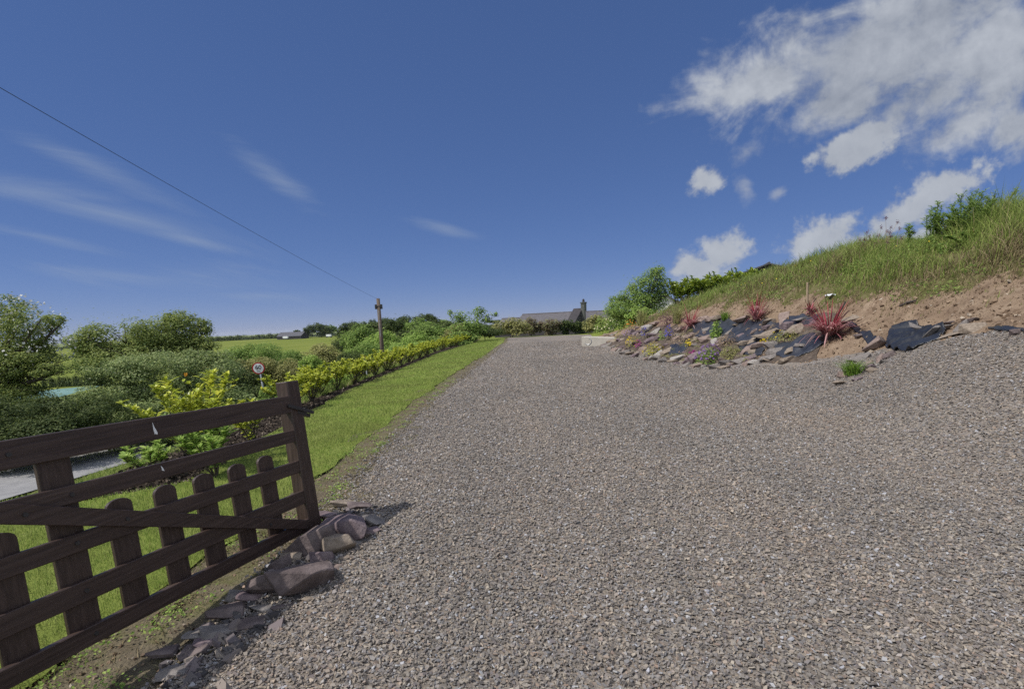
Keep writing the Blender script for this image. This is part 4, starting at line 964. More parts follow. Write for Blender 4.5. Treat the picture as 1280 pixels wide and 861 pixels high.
# ------------------------------------------------------------------ far trees
FT = 'far trees on the skyline'
for i, (px, yt, yb, w_, d_, lm, lb, nm) in enumerate([
    (400, 402, 419, 34, 360, 'dark', 'round dark far tree right of the farm shed', 'tree'), (413, 404, 418, 20, 365, 'mid', 'small far tree at the right edge of the farm clump', 'tree'),
    (386, 406, 418, 18, 350, 'dark', 'small far tree touching the farm shed roof', 'tree'), (371, 411, 418, 12, 380, 'dark', 'tiny far tree behind the farm shed', 'tree'),
    (433, 407, 418, 24, 240, 'dark', 'low far thicket between the farm clump and the pines', 'tree'), (442, 397, 416, 18, 200, 'conifer', 'first far pine from the left on the skyline', 'pine'),
    (455, 398, 416, 14, 205, 'conifer', 'second far pine on the skyline, left of the pole', 'pine'), (466, 396, 415, 12, 205, 'conifer', 'pointed far pine directly left of the pole top', 'pine'),
    (484, 394, 412, 24, 180, 'conifer', 'grey-green far pine just right of the pole', 'pine'), (505, 391, 412, 28, 160, 'dark', 'domed far oak left of the widest skyline oak', 'tree'),
    (532, 389, 408, 32, 160, 'dark', 'widest domed far oak on the skyline', 'tree'), (553, 397, 408, 26, 170, 'mid', 'low far tree right of the widest skyline oak', 'tree'),
    (618, 399, 404, 26, 260, 'dark', 'thin dark far hedge right of the sparse young tree', 'hedge'), (660, 398, 402, 26, 300, 'dark', 'far dark hedge above the long grey roof', 'hedge')]):
    bush(nm, px, yt, yb + (5 if d_ < 260 else 1), w_ * (1.3 if d_ < 260 else 1.0), d_, LM[lm], lb, nm, 150 + i, 1.1, 2.0, group=FT, limbs=nm != 'hedge')
# far hedgerows and woods that read as one mass
parts = []; g_ = np.random.default_rng(9)
for (x0, y0), (x1, y1), hh, dd in (((-60, 424), (70, 423), 4, 900), ((20, 432), (110, 432), 3, 500), ((235, 425), (375, 419), 7, 620), ((90, 442), (200, 442), 2, 300), ((50, 466), (130, 452), 2, 90), ((235, 430), (300, 428), 3, 420), ((270, 444), (350, 447), 2, 110), ((340, 447), (440, 447), 2.2, 90), ((420, 418), (600, 405), 4, 330), ((300, 419), (420, 415), 8, 1300), ((560, 403), (720, 400), 3, 420)):
    for k in range(26):
        u = (k + g_.random()) / 26; c = aty(x0 + (x1 - x0) * u, y0 + (y1 - y0) * u, dd); c[2] = H(c[0], c[1]) + hh * .35
        L_ = math.dist(aty(x0, y0, dd), aty(x1, y1, dd)) / 26
        rad = np.array([L_ * .9, L_ * .7, hh * (.5 + .35 * g_.random())]); n = 240
        d = rdir(n, g_); parts.append(leaves(c + d * rad * (.6 + .45 * g_.random((n, 1))), d + [0, 0, .6], max(1.6 * dd / FP, hh * .12), .7, .2, g_))
V, F = merge(parts); kind(npobj('far_hedgerows', V, F, LM['dark']), 'stuff')

# ------------------------------------------------------------------ buildings
def house(name, at, rz, L, W, eave, ridge, wallm, roofm, label, cat='house', over=.25, chim=None, base=-1.5):
    t = thing(name, at, label, cat, rz=rz)
    mb = MB(); mb.add([(0, -W / 2, base), (L, -W / 2, base), (L, W / 2, base), (0, W / 2, base), (0, -W / 2, eave), (L, -W / 2, eave), (L, W / 2, eave), (0, W / 2, eave), (0, 0, ridge), (L, 0, ridge)],
                      [(0, 1, 5, 4), (2, 3, 7, 6), (0, 4, 8, 7, 3), (1, 2, 6, 9, 5)]); mb.build('wall', wallm, t)
    sl_ = (ridge - eave) / (W / 2); mb = MB(); th_ = .12
    for s in (-1, 1):
        e = W / 2 + over; mb.add([(-over, s * e, eave - over * sl_), (L + over, s * e, eave - over * sl_), (L + over, 0, ridge), (-over, 0, ridge), (-over, s * e, eave - over * sl_ + th_), (L + over, s * e, eave - over * sl_ + th_), (L + over, 0, ridge + th_), (-over, 0, ridge + th_)],
               [(0, 1, 2, 3), (4, 5, 6, 7), (0, 1, 5, 4), (1, 2, 6, 5), (3, 0, 4, 7)])
    r = mb.build('roof', roofm, t)
    mb = MB(); mb.tube([(-over, 0, ridge + th_), (L + over, 0, ridge + th_)], [.1, .1], 6); mb.build('ridge_tile', roofm, r)
    if chim:
        x, w_, h = chim; mb = MB(); mb.box((x - w_ / 2, -w_ / 2, ridge - 1.8), (x + w_ / 2, w_ / 2, ridge + h)); mb.box((x - w_ / 2 - .08, -w_ / 2 - .08, ridge + h), (x + w_ / 2 + .08, w_ / 2 + .08, ridge + h + .14)); c = mb.build('chimney', M['chimney'], t)
        mb = MB(); mb.tube([(x, 0, ridge + h + .12), (x, 0, ridge + h + .5), (x, 0, ridge + h + .52)], [.16, .13, .10], 8); mb.build('chimney_pot', M['dark_wall'], c)
    return t
D_ = 78.0; gp_ = aty(724, 385.2, D_); zg = -1.0
fh = house('farmhouse', (gp_[0], gp_[1], zg), radians(150), 9.5, 6.4, gp_[2] - zg - 2.4, gp_[2] - zg - .62, M['dark_wall'], M['slate_roof'], 'long grey-roofed farmhouse with a dark gable and tall stone chimney', chim=None)
rz_ = gp_[2] - zg; mb = MB(); mb.add([(-.5, -3.3, -1), (-.5, 3.3, -1), (-.5, 3.3, rz_ - 2.3), (-.5, 0, rz_), (-.5, -3.3, rz_ - 2.3), (.9, -3.3, -1), (.9, 3.3, -1), (.9, 3.3, rz_ - 2.3), (.9, 0, rz_), (.9, -3.3, rz_ - 2.3)], [(0, 1, 2, 3, 4), (9, 8, 7, 6, 5), (1, 6, 7, 2), (2, 7, 8, 3), (3, 8, 9, 4), (4, 9, 5, 0)])
mb.build('gable', M['dark_wall'], fh)
mb = MB(); mb.box((-1.0, -.42, rz_ - 3.4), (-.42, .42, rz_ + .72)); mb.box((-1.08, -.50, rz_ + .72), (-.34, .50, rz_ + .86)); c = mb.build('chimney', M['chimney'], fh)
mb = MB(); mb.tube([(-.7, 0, rz_ + .85), (-.7, 0, rz_ + 1.22), (-.7, 0, rz_ + 1.34)], [.2, .17, .1], 8); mb.build('chimney_pot', M['dark_wall'], c)
ext = aty(689, 396.2, D_ + 5.5)
house('farm_outbuilding', (ext[0], ext[1], zg), radians(150), 9, 6, ext[2] - zg - 2, ext[2] - zg, M['dark_wall'], M['slate_roof'], 'lower grey-roofed outbuilding adjoining the left end of the farmhouse', 'outbuilding')
ob = aty(768, 389, 70); house('farm_outbuilding', (ob[0], ob[1], zg), radians(172), 3.6, 4, ob[2] - zg - .9, ob[2] - zg, M['dark_wall'], M['slate_roof'], 'small grey-roofed outbuilding showing right of the domed shrub', 'outbuilding')
hr = aty(961, 330.5, 46); house('bungalow', (hr[0], hr[1], 2.6), radians(72), 6, 6.4, hr[2] - 2.6 - 1.0, hr[2] - 2.6, M['dark_wall'], M['dark_roof'], 'bungalow whose dark roof peak shows over the laurel hedge on the bank', 'house')
hw = aty(832, 368.5, 44); house('cottage', (hw[0], hw[1], 0), radians(78), 6, 3.0, hw[2] - 1.15, hw[2], M['white_wall'], M['dark_roof'], 'white-walled cottage with a slate roof corner glimpsed behind the bank tree', 'house')
fb_ = aty(366, 419, 345); zf_ = float(H(fb_[0], fb_[1]))
house('barn', (fb_[0] + 8, fb_[1], zf_), radians(172), 17, 10, 1.8, 4.3, M['dark_wall'], M['dark_roof'], 'dark far barn at the left end of the hilltop pasture', 'barn')
for px, lb in ((357, 'white far trailer left of the dark barn'), (411, 'white far van at the right edge of the farm trees')):
    c = aty(px, 421 if px < 400 else 418, 338); z0 = float(H(c[0], c[1])); v = thing('trailer' if px < 400 else 'van', (c[0], c[1], z0), lb, 'trailer' if px < 400 else 'van')
    mb = MB(); mb.box((-1.6, -.8, .5), (1.6, .8, 1.9)); mb.build('body', M['white'], v, bevel=.15)
    mb = MB()
    for sx_ in (-1.4, 1.4): mb.box((sx_ - .35, -1.05, 0), (sx_ + .35, 1.05, .7))
    mb.build('wheels' if False else 'wheel', M['iron'], v, bevel=.1)

# ------------------------------------------------------------------ the rockery and the bank
def bankz(x, y): return float(H(x, y) + soilbump(np.array([float(x)]), np.array([float(y)]))[0]) if x > xb(y) else float(H(x, y))
def inpoly(x, y, poly):
    r = False; n = len(poly)
    for i in range(n):
        (x0, y0), (x1, y1) = poly[i], poly[(i + 1) % n]
        if (y0 > y) != (y1 > y) and x < (x1 - x0) * (y - y0) / (y1 - y0) + x0: r = not r
    return r
def drape(name, poly, m, label, cat, step=1.6, lift=.05, wr=.05, fr=2.0, amp2=0.0):
    xs = np.arange(min(p[0] for p in poly), max(p[0] for p in poly) + step, step); ys = np.arange(min(p[1] for p in poly), max(p[1] for p in poly) + step * .5, step * .5)
    V = []; ix = {}; F = []
    for j, y in enumerate(ys):
        for i, x in enumerate(xs):
            p = hit(x, y); b = np.array([p[0], p[1], bankz(p[0], p[1])])
            b[2] += lift + wr * float(fbm(b[0] * fr, b[1] * fr * 1.0, 4)) + amp2 * abs(float(fbm(b[0] * 3.2 + b[1] * 2, b[1] * .7, 2)))
            ix[i, j] = len(V); V.append(b)
    for j in range(len(ys) - 1):
        for i in range(len(xs) - 1):
            if inpoly(xs[i] + step / 2, ys[j] + step * .25, poly): F.append((ix[i, j], ix[i, j + 1], ix[i + 1, j + 1], ix[i + 1, j]))
    V = np.array(V); F = np.array(F); used, inv = np.unique(F, return_inverse=True); V = V[used]; F = inv.reshape(F.shape)
    # hem: fold the edge down so that the sheet meets the soil
    o = npobj(name, V, F, m, loc=tuple(V.mean(0)), smooth=True)
    md = o.modifiers.new('thickness', 'SOLIDIFY'); md.thickness = .02; md.offset = -1
    return tag(o, label, cat, None)
drape('weed_membrane', [(864, 409), (880, 402), (905, 399), (950, 402), (986, 400), (996, 408), (972, 424), (940, 427), (915, 428), (890, 424), (868, 421)], M['membrane'], 'widest dark weed membrane sheet between the first two red spiky plants', 'membrane')
drape('weed_membrane', [(986, 397), (1021, 395), (1020, 404), (1000, 408), (986, 406)], M['membrane'], 'narrow dark membrane strip along the top of the rockery by the pale slabs', 'membrane')
drape('weed_membrane', [(968, 432), (990, 426), (1012, 416), (1030, 430), (1010, 440), (985, 449), (970, 446)], M['membrane'], 'dark membrane patch at the gravel edge below the largest red spiky plant', 'membrane')
drape('weed_membrane', [(922, 430), (945, 428), (958, 436), (950, 446), (926, 446)], M['membrane'], 'small dark membrane patch under the stacked stones mid rockery', 'membrane')
drape('weed_membrane', [(838, 430), (852, 425), (862, 432), (852, 443), (836, 444)], M['membrane'], 'dark membrane corner right of the lime green mound at the gravel edge', 'membrane')
drape('plastic_sheet', [(1108, 426), (1112, 414), (1126, 404), (1145, 405), (1160, 412), (1182, 413), (1172, 424), (1155, 431), (1134, 441), (1118, 440), (1106, 434)], M['plastic'], 'crumpled shiny black plastic sheet at the top of the gravel slope', 'plastic sheet', 1.0, .03, .05, 4.0, .26)
drape('plastic_sheet', [(1052, 405), (1062, 404), (1080, 415), (1096, 423), (1094, 432), (1084, 430), (1072, 418)], M['plastic'], 'dark plastic strip running from the largest red spiky plant to the pinkish slab', 'plastic sheet', 1.2, .04, .06, 3.0)
drape('plastic_sheet', [(1232, 411), (1262, 410), (1280, 413), (1279, 417), (1250, 415)], M['plastic'], 'thin black plastic edge showing at the right end above the gravel', 'plastic sheet', 1.2, .03, .04, 3.0)

PLANTS = []
def clump(px, py, w_, h_, lm, label, cat='flower clump', pet=None, npet=0, name='flower_clump', leaf=.05, seed=1, upright=False, dens=1.0, petsize=.04, group=None):
    """a low plant whose photo box is centred at (px,py), rooted on the bank"""
    g = np.random.default_rng(seed + 500); p = hit(px, py + h_ * .42); p[2] = bankz(p[0], p[1]); k = np.linalg.norm(p - CAM) / FP
    rx, hh = w_ * k / 2 * 1.15, max(.12, h_ * k * 1.25)
    t = thing(name, p, label, cat, group)
    n = int(dens * 340 * max(.4, (w_ * h_) / 300)); d = rdir(n, g); d[:, 2] = np.abs(d[:, 2])
    kn = .75 + .35 * np.array([float(vn(a * 3 + seed, b * 3)) + .5 for a, b in d[:, :2]])
    P = d * np.array([rx, rx * .8, hh]) * (.45 + .55 * g.random((n, 1)) ** .5) * kn[:, None]
    if upright:
        m = int(70 * dens); b = np.concatenate([g.normal(size=(m, 2)) * rx * .22, np.zeros((m, 1))], 1)
        V, F = blades(b, hh * (.6 + .6 * g.random(m)), np.concatenate([g.normal(size=(m, 2)) * rx * .55, np.zeros((m, 1))], 1), max(.012, .8 * k), g)
        link('foliage', npmesh('foliage', V, F), lm, t)
    else:
        V, F = leaves(P, d + [0, 0, .5] + g.normal(size=(n, 3)) * .4, leaf * (.6 + .7 * g.random(n)), .55, .25, g); link('foliage', npmesh('foliage', V, F), lm, t)
    if pet:
        npet = int(npet * (1.5 if npet < 60 else 1.0)); petsize = petsize * 1.2
        d = rdir(npet, g); d[:, 2] = np.abs(d[:, 2]) * .9 + .25; d = unit(d)
        P = d * np.array([rx, rx * .8, hh]) * (.92 + .14 * g.random((npet, 1))); Vs = []
        for q in range(2):
            Vs.append(leaves(P, d + [0, -.3, .5] + g.normal(size=(npet, 3)) * .35, petsize * (.7 + .6 * g.random(npet)), 1.0, .1, g))
        if npet <= 75:
            for q in range(npet):
                V, F = merge([(v[4 * q:4 * q + 4], np.array([[0, 2, 1], [0, 3, 2]])) for v, _ in Vs]); link('flower_head', npmesh('flower_head', V, F), PET[pet], t)
        else:
            V, F = merge(Vs); kind(link('bloom', npmesh('bloom', V, F), PET[pet], t), 'stuff')
    mb = MB(); mb.tube([(0, 0, -.08), (0, 0, hh * .5)], [.012, .006], 5); mb.build('stem', M['bark'], t)
    PLANTS.append((px, py, label)); return t
LK = {}
for i, a in enumerate([
    (757, 408, 27, 22, LM['light'], 'hydrangea bush with cream flower heads at the concrete slab', 'hydrangea', 'cream', 46, 'hydrangea', .12, False, 1.3, .10),
    (779, 404, 16, 9, LM['silver'], 'silvery grey low plant right of the hydrangea', 'plant', None, 0, 'silver_plant', .06, False, 1, .04),
    (787, 408, 16, 11, LM['olive'], 'orange-flowered clump beside the silvery plant', 'flower clump', 'orange', 16, 'flower_clump', .05, False, 1, .07),
    (802, 400, 17, 16, LM['olive'], 'olive rush-like tuft above the orange-flowered clump', 'grass tuft', None, 0, 'rush_tuft', .05, True, 1.6, .04),
    (847, 399, 16, 15, LM['olive'], 'olive grass tuft left of the first red spiky plant', 'grass tuft', None, 0, 'rush_tuft', .05, True, 1.6, .04),
    (833, 401, 18, 16, LM['purple'], 'dark purple-leaved plant between the two olive tufts', 'plant', None, 0, 'purple_plant', .07, False, 1.1, .04),
    (773, 420, 11, 13, LM['lime'], 'narrow lime-green clump nearest the concrete slab', 'plant', None, 0, 'lime_plant', .05, False, 1, .04),
    (783, 420, 13, 8, LM['olive'], 'mauve-flowered mat beside the narrow lime clump', 'flower clump', 'mauve', 40, 'flower_clump', .04, False, .7, .05),
    (790, 429, 15, 11, LM['lime'], 'golden yellow flower mound near the left end of the rockery', 'flower clump', 'gold', 60, 'flower_clump', .05, False, .8, .05),
    (798, 432, 9, 9, LM['purple'], 'small magenta flower clump right of the golden mound', 'flower clump', 'magenta', 30, 'flower_clump', .04, False, .8, .05),
    (806, 419, 9, 12, LM['dark'], 'slim blue-flowered clump above the golden mound', 'flower clump', 'blue', 30, 'flower_clump', .04, False, .8, .045),
    (817, 438, 26, 13, LM['lime'], 'spreading lime-green mound at the gravel edge', 'plant', 'gold', 30, 'lime_plant', .05, False, 1.2, .035),
    (828, 421, 10, 10, LM['light'], 'pale green rosette between the two blue-flowered clumps', 'plant', None, 0, 'sedum', .07, False, .8, .04),
    (836, 419, 10, 13, LM['dark'], 'bright violet-blue clump below the dark purple-leaved plant', 'flower clump', 'blue', 46, 'flower_clump', .04, False, .8, .05),
    (853, 424, 34, 12, LM['brown'], 'long grey-green heather trailing down the middle of the rockery', 'heather', None, 0, 'heather', .05, False, 1.3, .04),
    (861, 430, 9, 7, LM['lime'], 'little yellow-flowered plant below the trailing heather', 'flower clump', 'yellow', 18, 'flower_clump', .04, False, .6, .06),
    (866, 445, 12, 9, LM['dark'], 'pink-magenta clump at the gravel edge left of the violet bush', 'flower clump', 'magenta', 30, 'flower_clump', .04, False, .8, .05),
    (887, 446, 30, 18, LM['mid'], 'big violet-flowered bush on the gravel edge', 'flower clump', 'violet', 90, 'flower_clump', .06, False, 1.2, .055),
    (912, 441, 23, 15, LM['olive'], 'rounded green mound right of the violet-flowered bush', 'plant', None, 0, 'green_mound', .05, False, 1.3, .04),
    (910, 425, 24, 14, LM['brown'], 'grey-brown heather above the rounded green mound', 'heather', None, 0, 'heather', .05, False, 1.1, .04),
    (895, 413, 14, 18, LM['light'], 'bright green leafy plant on the membrane above the heather', 'plant', None, 0, 'leafy_plant', .10, False, .9, .04),
    (906, 398, 14, 9, M['tuft'], 'small green grass tuft at the top edge of the wide membrane', 'grass tuft', None, 0, 'grass_tuft', .05, True, 1.2, .04),
    (981, 421, 34, 10, LM['olive'], 'long low olive creeper under the pale slabs right of centre', 'creeper', 'yellow', 8, 'creeper', .05, False, 1.2, .05),
    (862, 385, 14, 10, LM['olive'], 'dry olive weed on the soil above the first red spiky plant', 'weed', None, 0, 'weed', .06, False, .6, .04),
    (954, 428, 8, 6, LM['lime'], 'tiny yellow flower beside the stacked tan stones', 'flower clump', 'yellow', 10, 'flower_clump', .03, False, .4, .05),
]):
    px, py, w_, h_, lm, lb, ct, pe, npe, nm, lf, up_, dn, ps = a
    clump(px, py, w_, h_, lm, lb, ct, pe, npe, nm, lf, i, up_, dn, ps)
clump(1067, 464, 29, 12, M['tuft'], 'lone bright green grass tuft growing in the gravel slope', 'grass tuft', None, 0, 'grass_tuft', .05, 71, True, 3.2)

def cordyline(px, py, w_, h_, label, n=70, seed=1):
    g = np.random.default_rng(seed); p = hit(px, py); p[2] = bankz(p[0], p[1]); k = np.linalg.norm(p - CAM) / FP
    t = thing('cordyline', p, label, 'spiky plant', 'red spiky plants in the rockery'); R_ = w_ * k / 2; Hh = h_ * k
    def straps(m, rad, rise, droop, wd):
        a = g.random(m) * 2 * pi; V = []; F = []
        L = (.6 + .5 * g.random(m)); Ns = 7
        for i in range(m):
            o = np.array([cos(a[i]), sin(a[i]), 0]); s_ = np.array([-o[1], o[0], 0]); b = len(V)
            rs = rise * (.7 + .5 * g.random())
            for q in range(Ns):
                u = q / (Ns - 1); c = o * rad * L[i] * (u * .9 + .1) + np.array([0, 0, .10 + rs * L[i] * (u - droop * u * u)])
                w2 = wd * (1 - u ** 2.5) * (.55 + .45 * min(1, u * 4)) * .5 + .001
                V += [c - s_ * w2, c + s_ * w2]
            for q in range(Ns - 1): F.append((b + 2 * q, b + 2 * q + 1, b + 2 * q + 3, b + 2 * q + 2))
        return np.array(V), np.array(F)
    V, F = straps(int(n * 1.3), R_, Hh * .9, .70, .034); link('outer_leaf_whorl', npmesh('outer_leaf_whorl', V, F), M['cord_pink'], t)
    V, F = straps(n // 2, R_ * .75, Hh * 1.1, .25, .024); link('inner_leaf_whorl', npmesh('inner_leaf_whorl', V, F), M['cord_red'], t)
    V, F = straps(n // 4, R_ * .85, Hh * .45, 1.5, .03); link('dead_leaf_whorl', npmesh('dead_leaf_whorl', V, F), M['cord_pink'], t)
    mb = MB(); mb.tube([(0, 0, -.1), (0, 0, .16)], [.045, .035], 8); mb.build('stem', M['bark'], t)
    PLANTS.append((px, py - h_ * .3, label))
cordyline(863, 411, 40, 30, 'red spiky plant with pale pink lower leaves, leftmost in the rockery', 60, 1)
cordyline(945, 402, 42, 40, 'upright red spiky plant above the wide membrane', 50, 2)
cordyline(1036, 424, 72, 44, 'largest red spiky plant, fully spread at the gravel edge', 100, 3)
cordyline(1013, 393, 18, 16, 'smallest red spiky plant, half buried by the timber stake', 22, 4)

# stones of the rockery: each placed one tells itself apart by colour, shape and neighbour
RG = 'stones of the rockery'
COLN = {'grey': 'grey', 'purple': 'purplish', 'tan': 'tan', 'pink': 'pinkish', 'pale': 'pale', 'dark': 'dark'}
SHORT = [(757, 408, 'the hydrangea'), (787, 408, 'the orange flowers'), (802, 398, 'the first olive tuft'), (833, 400, 'the dark purple plant'), (773, 420, 'the narrow lime clump'), (790, 429, 'the golden flower mound'), (806, 419, 'the slim blue flowers'),
         (817, 438, 'the spreading lime mound'), (836, 419, 'the violet-blue clump'), (853, 424, 'the trailing heather'), (887, 446, 'the violet-flowered bush'), (912, 441, 'the rounded green mound'), (895, 413, 'the bright leafy plant'), (863, 398, 'the leftmost red spiky plant'),
         (945, 390, 'the upright red spiky plant'), (1036, 408, 'the largest red spiky plant'), (981, 421, 'the olive creeper'), (1067, 462, 'the lone grass tuft'), (1140, 424, 'the crumpled black plastic'), (1240, 411, 'the right-hand plastic edge'), (1008, 372, 'the timber stake')]
ST = [(1095, 429, 26, 13, 'pink', 0), (1152, 409, 24, 8, 'grey', 1), (1172, 411, 26, 7, 'grey', 1), (1196, 412, 30, 6, 'tan', 1), (1200, 407, 18, 8, 'grey', 0), (1222, 407, 20, 12, 'tan', 0), (1180, 405, 16, 5, 'dark', 1), (1212, 403, 14, 5, 'dark', 1),
      (1055, 467, 16, 10, 'pink', 0), (1053, 477, 18, 8, 'tan', 1), (1068, 474, 12, 6, 'purple', 1), (1076, 447, 20, 9, 'grey', 0), (1086, 451, 10, 9, 'tan', 0), (1092, 461, 12, 7, 'tan', 0), (1110, 444, 18, 8, 'dark', 0), (1098, 449, 16, 7, 'pink', 1), (1270, 414, 12, 8, 'dark', 0), (1088, 458, 14, 7, 'purple', 0), (1105, 452, 10, 6, 'grey', 0),
      (960, 409 + 8, 20, 7, 'tan', 1), (966, 413, 22, 9, 'tan', 0), (951, 428, 24, 11, 'pink', 0), (955, 418, 24, 10, 'tan', 1), (940, 424, 16, 8, 'tan', 0), (936, 434, 14, 11, 'pink', 0), (932, 427, 18, 8, 'tan', 0), (965, 431, 16, 12, 'grey', 0), (972, 435, 20, 11, 'grey', 1),
      (985, 406, 20, 12, 'purple', 0), (996, 409, 28, 13, 'tan', 1), (978, 394, 26, 10, 'pink', 1), (1002, 399, 16, 6, 'grey', 1), (882, 421, 16, 12, 'pink', 0), (892, 424, 13, 10, 'pale', 0), (883, 408, 11, 12, 'grey', 0), (874, 439, 30, 14, 'purple', 0), (845, 447, 26, 10, 'pale', 0),
      (825, 441, 14, 10, 'pale', 0), (835, 436, 18, 10, 'tan', 0), (905, 454, 20, 9, 'grey', 0), (893, 457, 14, 8, 'tan', 0), (925, 449, 18, 9, 'grey', 0), (940, 445, 15, 8, 'purple', 0), (915, 454, 12, 7, 'tan', 0), (950, 449, 16, 6, 'grey', 1), (965, 444, 20, 5, 'grey', 1), (985, 447, 18, 8, 'tan', 0), (870, 455, 16, 7, 'tan', 0), (858, 452, 12, 8, 'purple', 0),
      (1075, 420, 12, 6, 'dark', 1), (1062, 399, 20, 7, 'tan', 0), (820, 404, 14, 7, 'pink', 0), (812, 409, 18, 10, 'pale', 0), (795, 400, 14, 10, 'purple', 0), (790, 414, 12, 9, 'purple', 0), (822, 412, 16, 9, 'pale', 0), (812, 424, 16, 8, 'purple', 0), (853, 408, 14, 12, 'pink', 0), (900, 395, 20, 8, 'tan', 0), (888, 398, 16, 7, 'pink', 0), (930, 398, 20, 8, 'pink', 0), (880, 396, 16, 8, 'pink', 1), (960, 399, 18, 7, 'tan', 1), (922, 403, 14, 7, 'tan', 0), (912, 412, 12, 7, 'grey', 0), (928, 417, 14, 6, 'purple', 1), (943, 412, 12, 6, 'pink', 0), (905, 419, 13, 7, 'tan', 0), (972, 410, 14, 6, 'tan', 1), (984, 413, 13, 6, 'grey', 1), (958, 406, 12, 6, 'purple', 0), (990, 436, 16, 7, 'tan', 1), (1003, 430, 14, 6, 'grey', 1), (932, 440, 12, 6, 'pink', 0), (944, 437, 12, 6, 'tan', 0)]
g_ = np.random.default_rng(21)
base_line = [(745, 426), (765, 437), (790, 444), (815, 451), (850, 457), (890, 461), (930, 456), (965, 450)]
for k in range(26):   # kerb of stones along the gravel edge
    u = k / 25 * (len(base_line) - 1); i0 = min(int(u), len(base_line) - 2); f = u - i0
    ST.append((base_line[i0][0] * (1 - f) + base_line[i0 + 1][0] * f + g_.normal() * 2, base_line[i0][1] * (1 - f) + base_line[i0 + 1][1] * f - 3 + g_.normal() * 1.2, 8 + 8 * g_.random(), 5 + 3 * g_.random(), ['grey', 'tan', 'purple', 'grey', 'pink', 'pale'][k % 6], k % 2))
poly = [(748, 422), (770, 408), (800, 404), (840, 404), (875, 410), (915, 430), (950, 442), (960, 447), (900, 456), (850, 452), (800, 444), (765, 434)]
while len(ST) < 215:
    x, y = 748 + 215 * g_.random(), 402 + 56 * g_.random()
    if inpoly(x, y, poly): ST.append((x, y, 5 + 9 * g_.random() ** 1.7, 4 + 4 * g_.random(), ['grey', 'tan', 'pink', 'purple', 'pink', 'purple', 'tan'][g_.integers(7)], int(g_.random() < .35)))
cand = {}
for i, (px, py, w_, h_, c_, fl) in enumerate(ST):
    size = 'large' if w_ > 19 else ('small' if w_ < 10.5 else 'medium'); shp = 'flat slab' if fl else 'angular stone'
    near = min(SHORT, key=lambda q: (q[0] - px) ** 2 + 2.2 * (q[1] - py) ** 2); dx, dy = px - near[0], py - near[1]
    side = ('right of' if dx > 0 else 'left of') if abs(dx) > 1.6 * abs(dy) else ('below' if dy > 0 else 'above')
    cand.setdefault(f'{size} {COLN[c_]} {shp} {side} {near[2]}', []).append((abs(dx) + abs(dy), i))
LAB = {}
OR2 = ['nearest', 'second nearest', 'third nearest', 'fourth nearest', 'fifth nearest', 'sixth nearest']
for lb, lst in cand.items():
    lst.sort()
    for r_, (_, i) in enumerate(lst): LAB[i] = lb if len(lst) == 1 else lb + f', {OR2[min(r_, 5)]} to it of these'
protoS = {}
for i, (px, py, w_, h_, c_, fl) in enumerate(ST):
    p = hit(px, py + h_ * .35); p[2] = bankz(p[0], p[1]); k = np.linalg.norm(p - CAM) / FP
    key = (c_, fl, i % 3)
    if key not in protoS:
        me = stone_mesh('stone', (1, .8, .34 if fl else .62), 900 + i, 15, bev=.03); me.materials.append(STONES[c_]); protoS[key] = me
    o = bpy.data.objects.new('rockery_stone', protoS[key]); COL.objects.link(o)
    wd = w_ * k * 1.12; o.scale = (wd, wd * (.75 + .35 * g_.random()), h_ * k * 1.0 / (.45 if fl else .62)); o.scale[2] = min(o.scale[2], wd * .95)
    o.location = (p[0], p[1], p[2] + wd * .07); o.rotation_euler = (radians(-12 + 16 * g_.normal()), radians(-10 + 12 * g_.normal()), g_.random() * .9 - .3)
    tag(o, LAB[i], 'stone', RG)

g_ = np.random.default_rng(33); parts = []
for k in range(130):
    x, y = 750 + 235 * g_.random(), 402 + 54 * g_.random()
    if not inpoly(x, y, poly): continue
    p = hit(x, y); p[2] = bankz(p[0], p[1]); m = 60; d = rdir(m, g_); d[:, 2] = np.abs(d[:, 2])
    parts.append(leaves(p + d * np.array([.24, .24, .10]) * g_.random((m, 1)) ** .5, d + [0, 0, .8], .045 * (.6 + .6 * g_.random(m)), .6, .2, g_))
V, F = merge(parts); kind(npobj('rockery_ground_cover', V, F, LM['olive']), 'stuff')
# pale concrete slab end with its ring, at the left end of the rockery
c = hit(727, 433); c2 = hit(757, 428); e = c2 - c; Lc = np.linalg.norm(e[:2]); e = e / np.linalg.norm(e); top = 1.6 + (c[1]) * 0
kq = np.linalg.norm(c - CAM) / FP; hs_ = 12.0 * kq
slab = thing('concrete_slab', (c[0], c[1], 0), 'pale concrete slab with a ring mark at the left end of the rockery', 'slab', rz=atan2(e[1], e[0]))
mb = MB(); mb.prism([(0, -.1), (Lc + .6, -.1), (Lc + .6, hs_ * .8), (0, hs_)], 0, .9, lambda p: (p[0], p[2], p[1])); mb.build('block', M['concrete'], slab, bevel=.02)
mb = MB(); pts = [(.40 + .22 * cos(a), -.012, hs_ * .52 + .20 * sin(a)) for a in np.linspace(-2.6, 1.2, 20)]; mb.tube(pts, [.018] * 20, 6); mb.build('ring', M['steel'], slab)
# two white stones at the end of the drive
for px, lb, s_ in ((694, 'flatter of two white stones on the far lawn edge', 9), (701, 'rounder of two white stones on the far lawn edge', 8)):
    p = hit(px, 417.5); k = np.linalg.norm(p - CAM) / FP; o = link('white_stone', stone_mesh('white_stone', (s_ * k, s_ * k * .7, 5 * k), 40 + px), M['white_wall']); o.location = (p[0], p[1], p[2] + 2 * k); tag(o, lb, 'stone', 'white stones at the drive end')
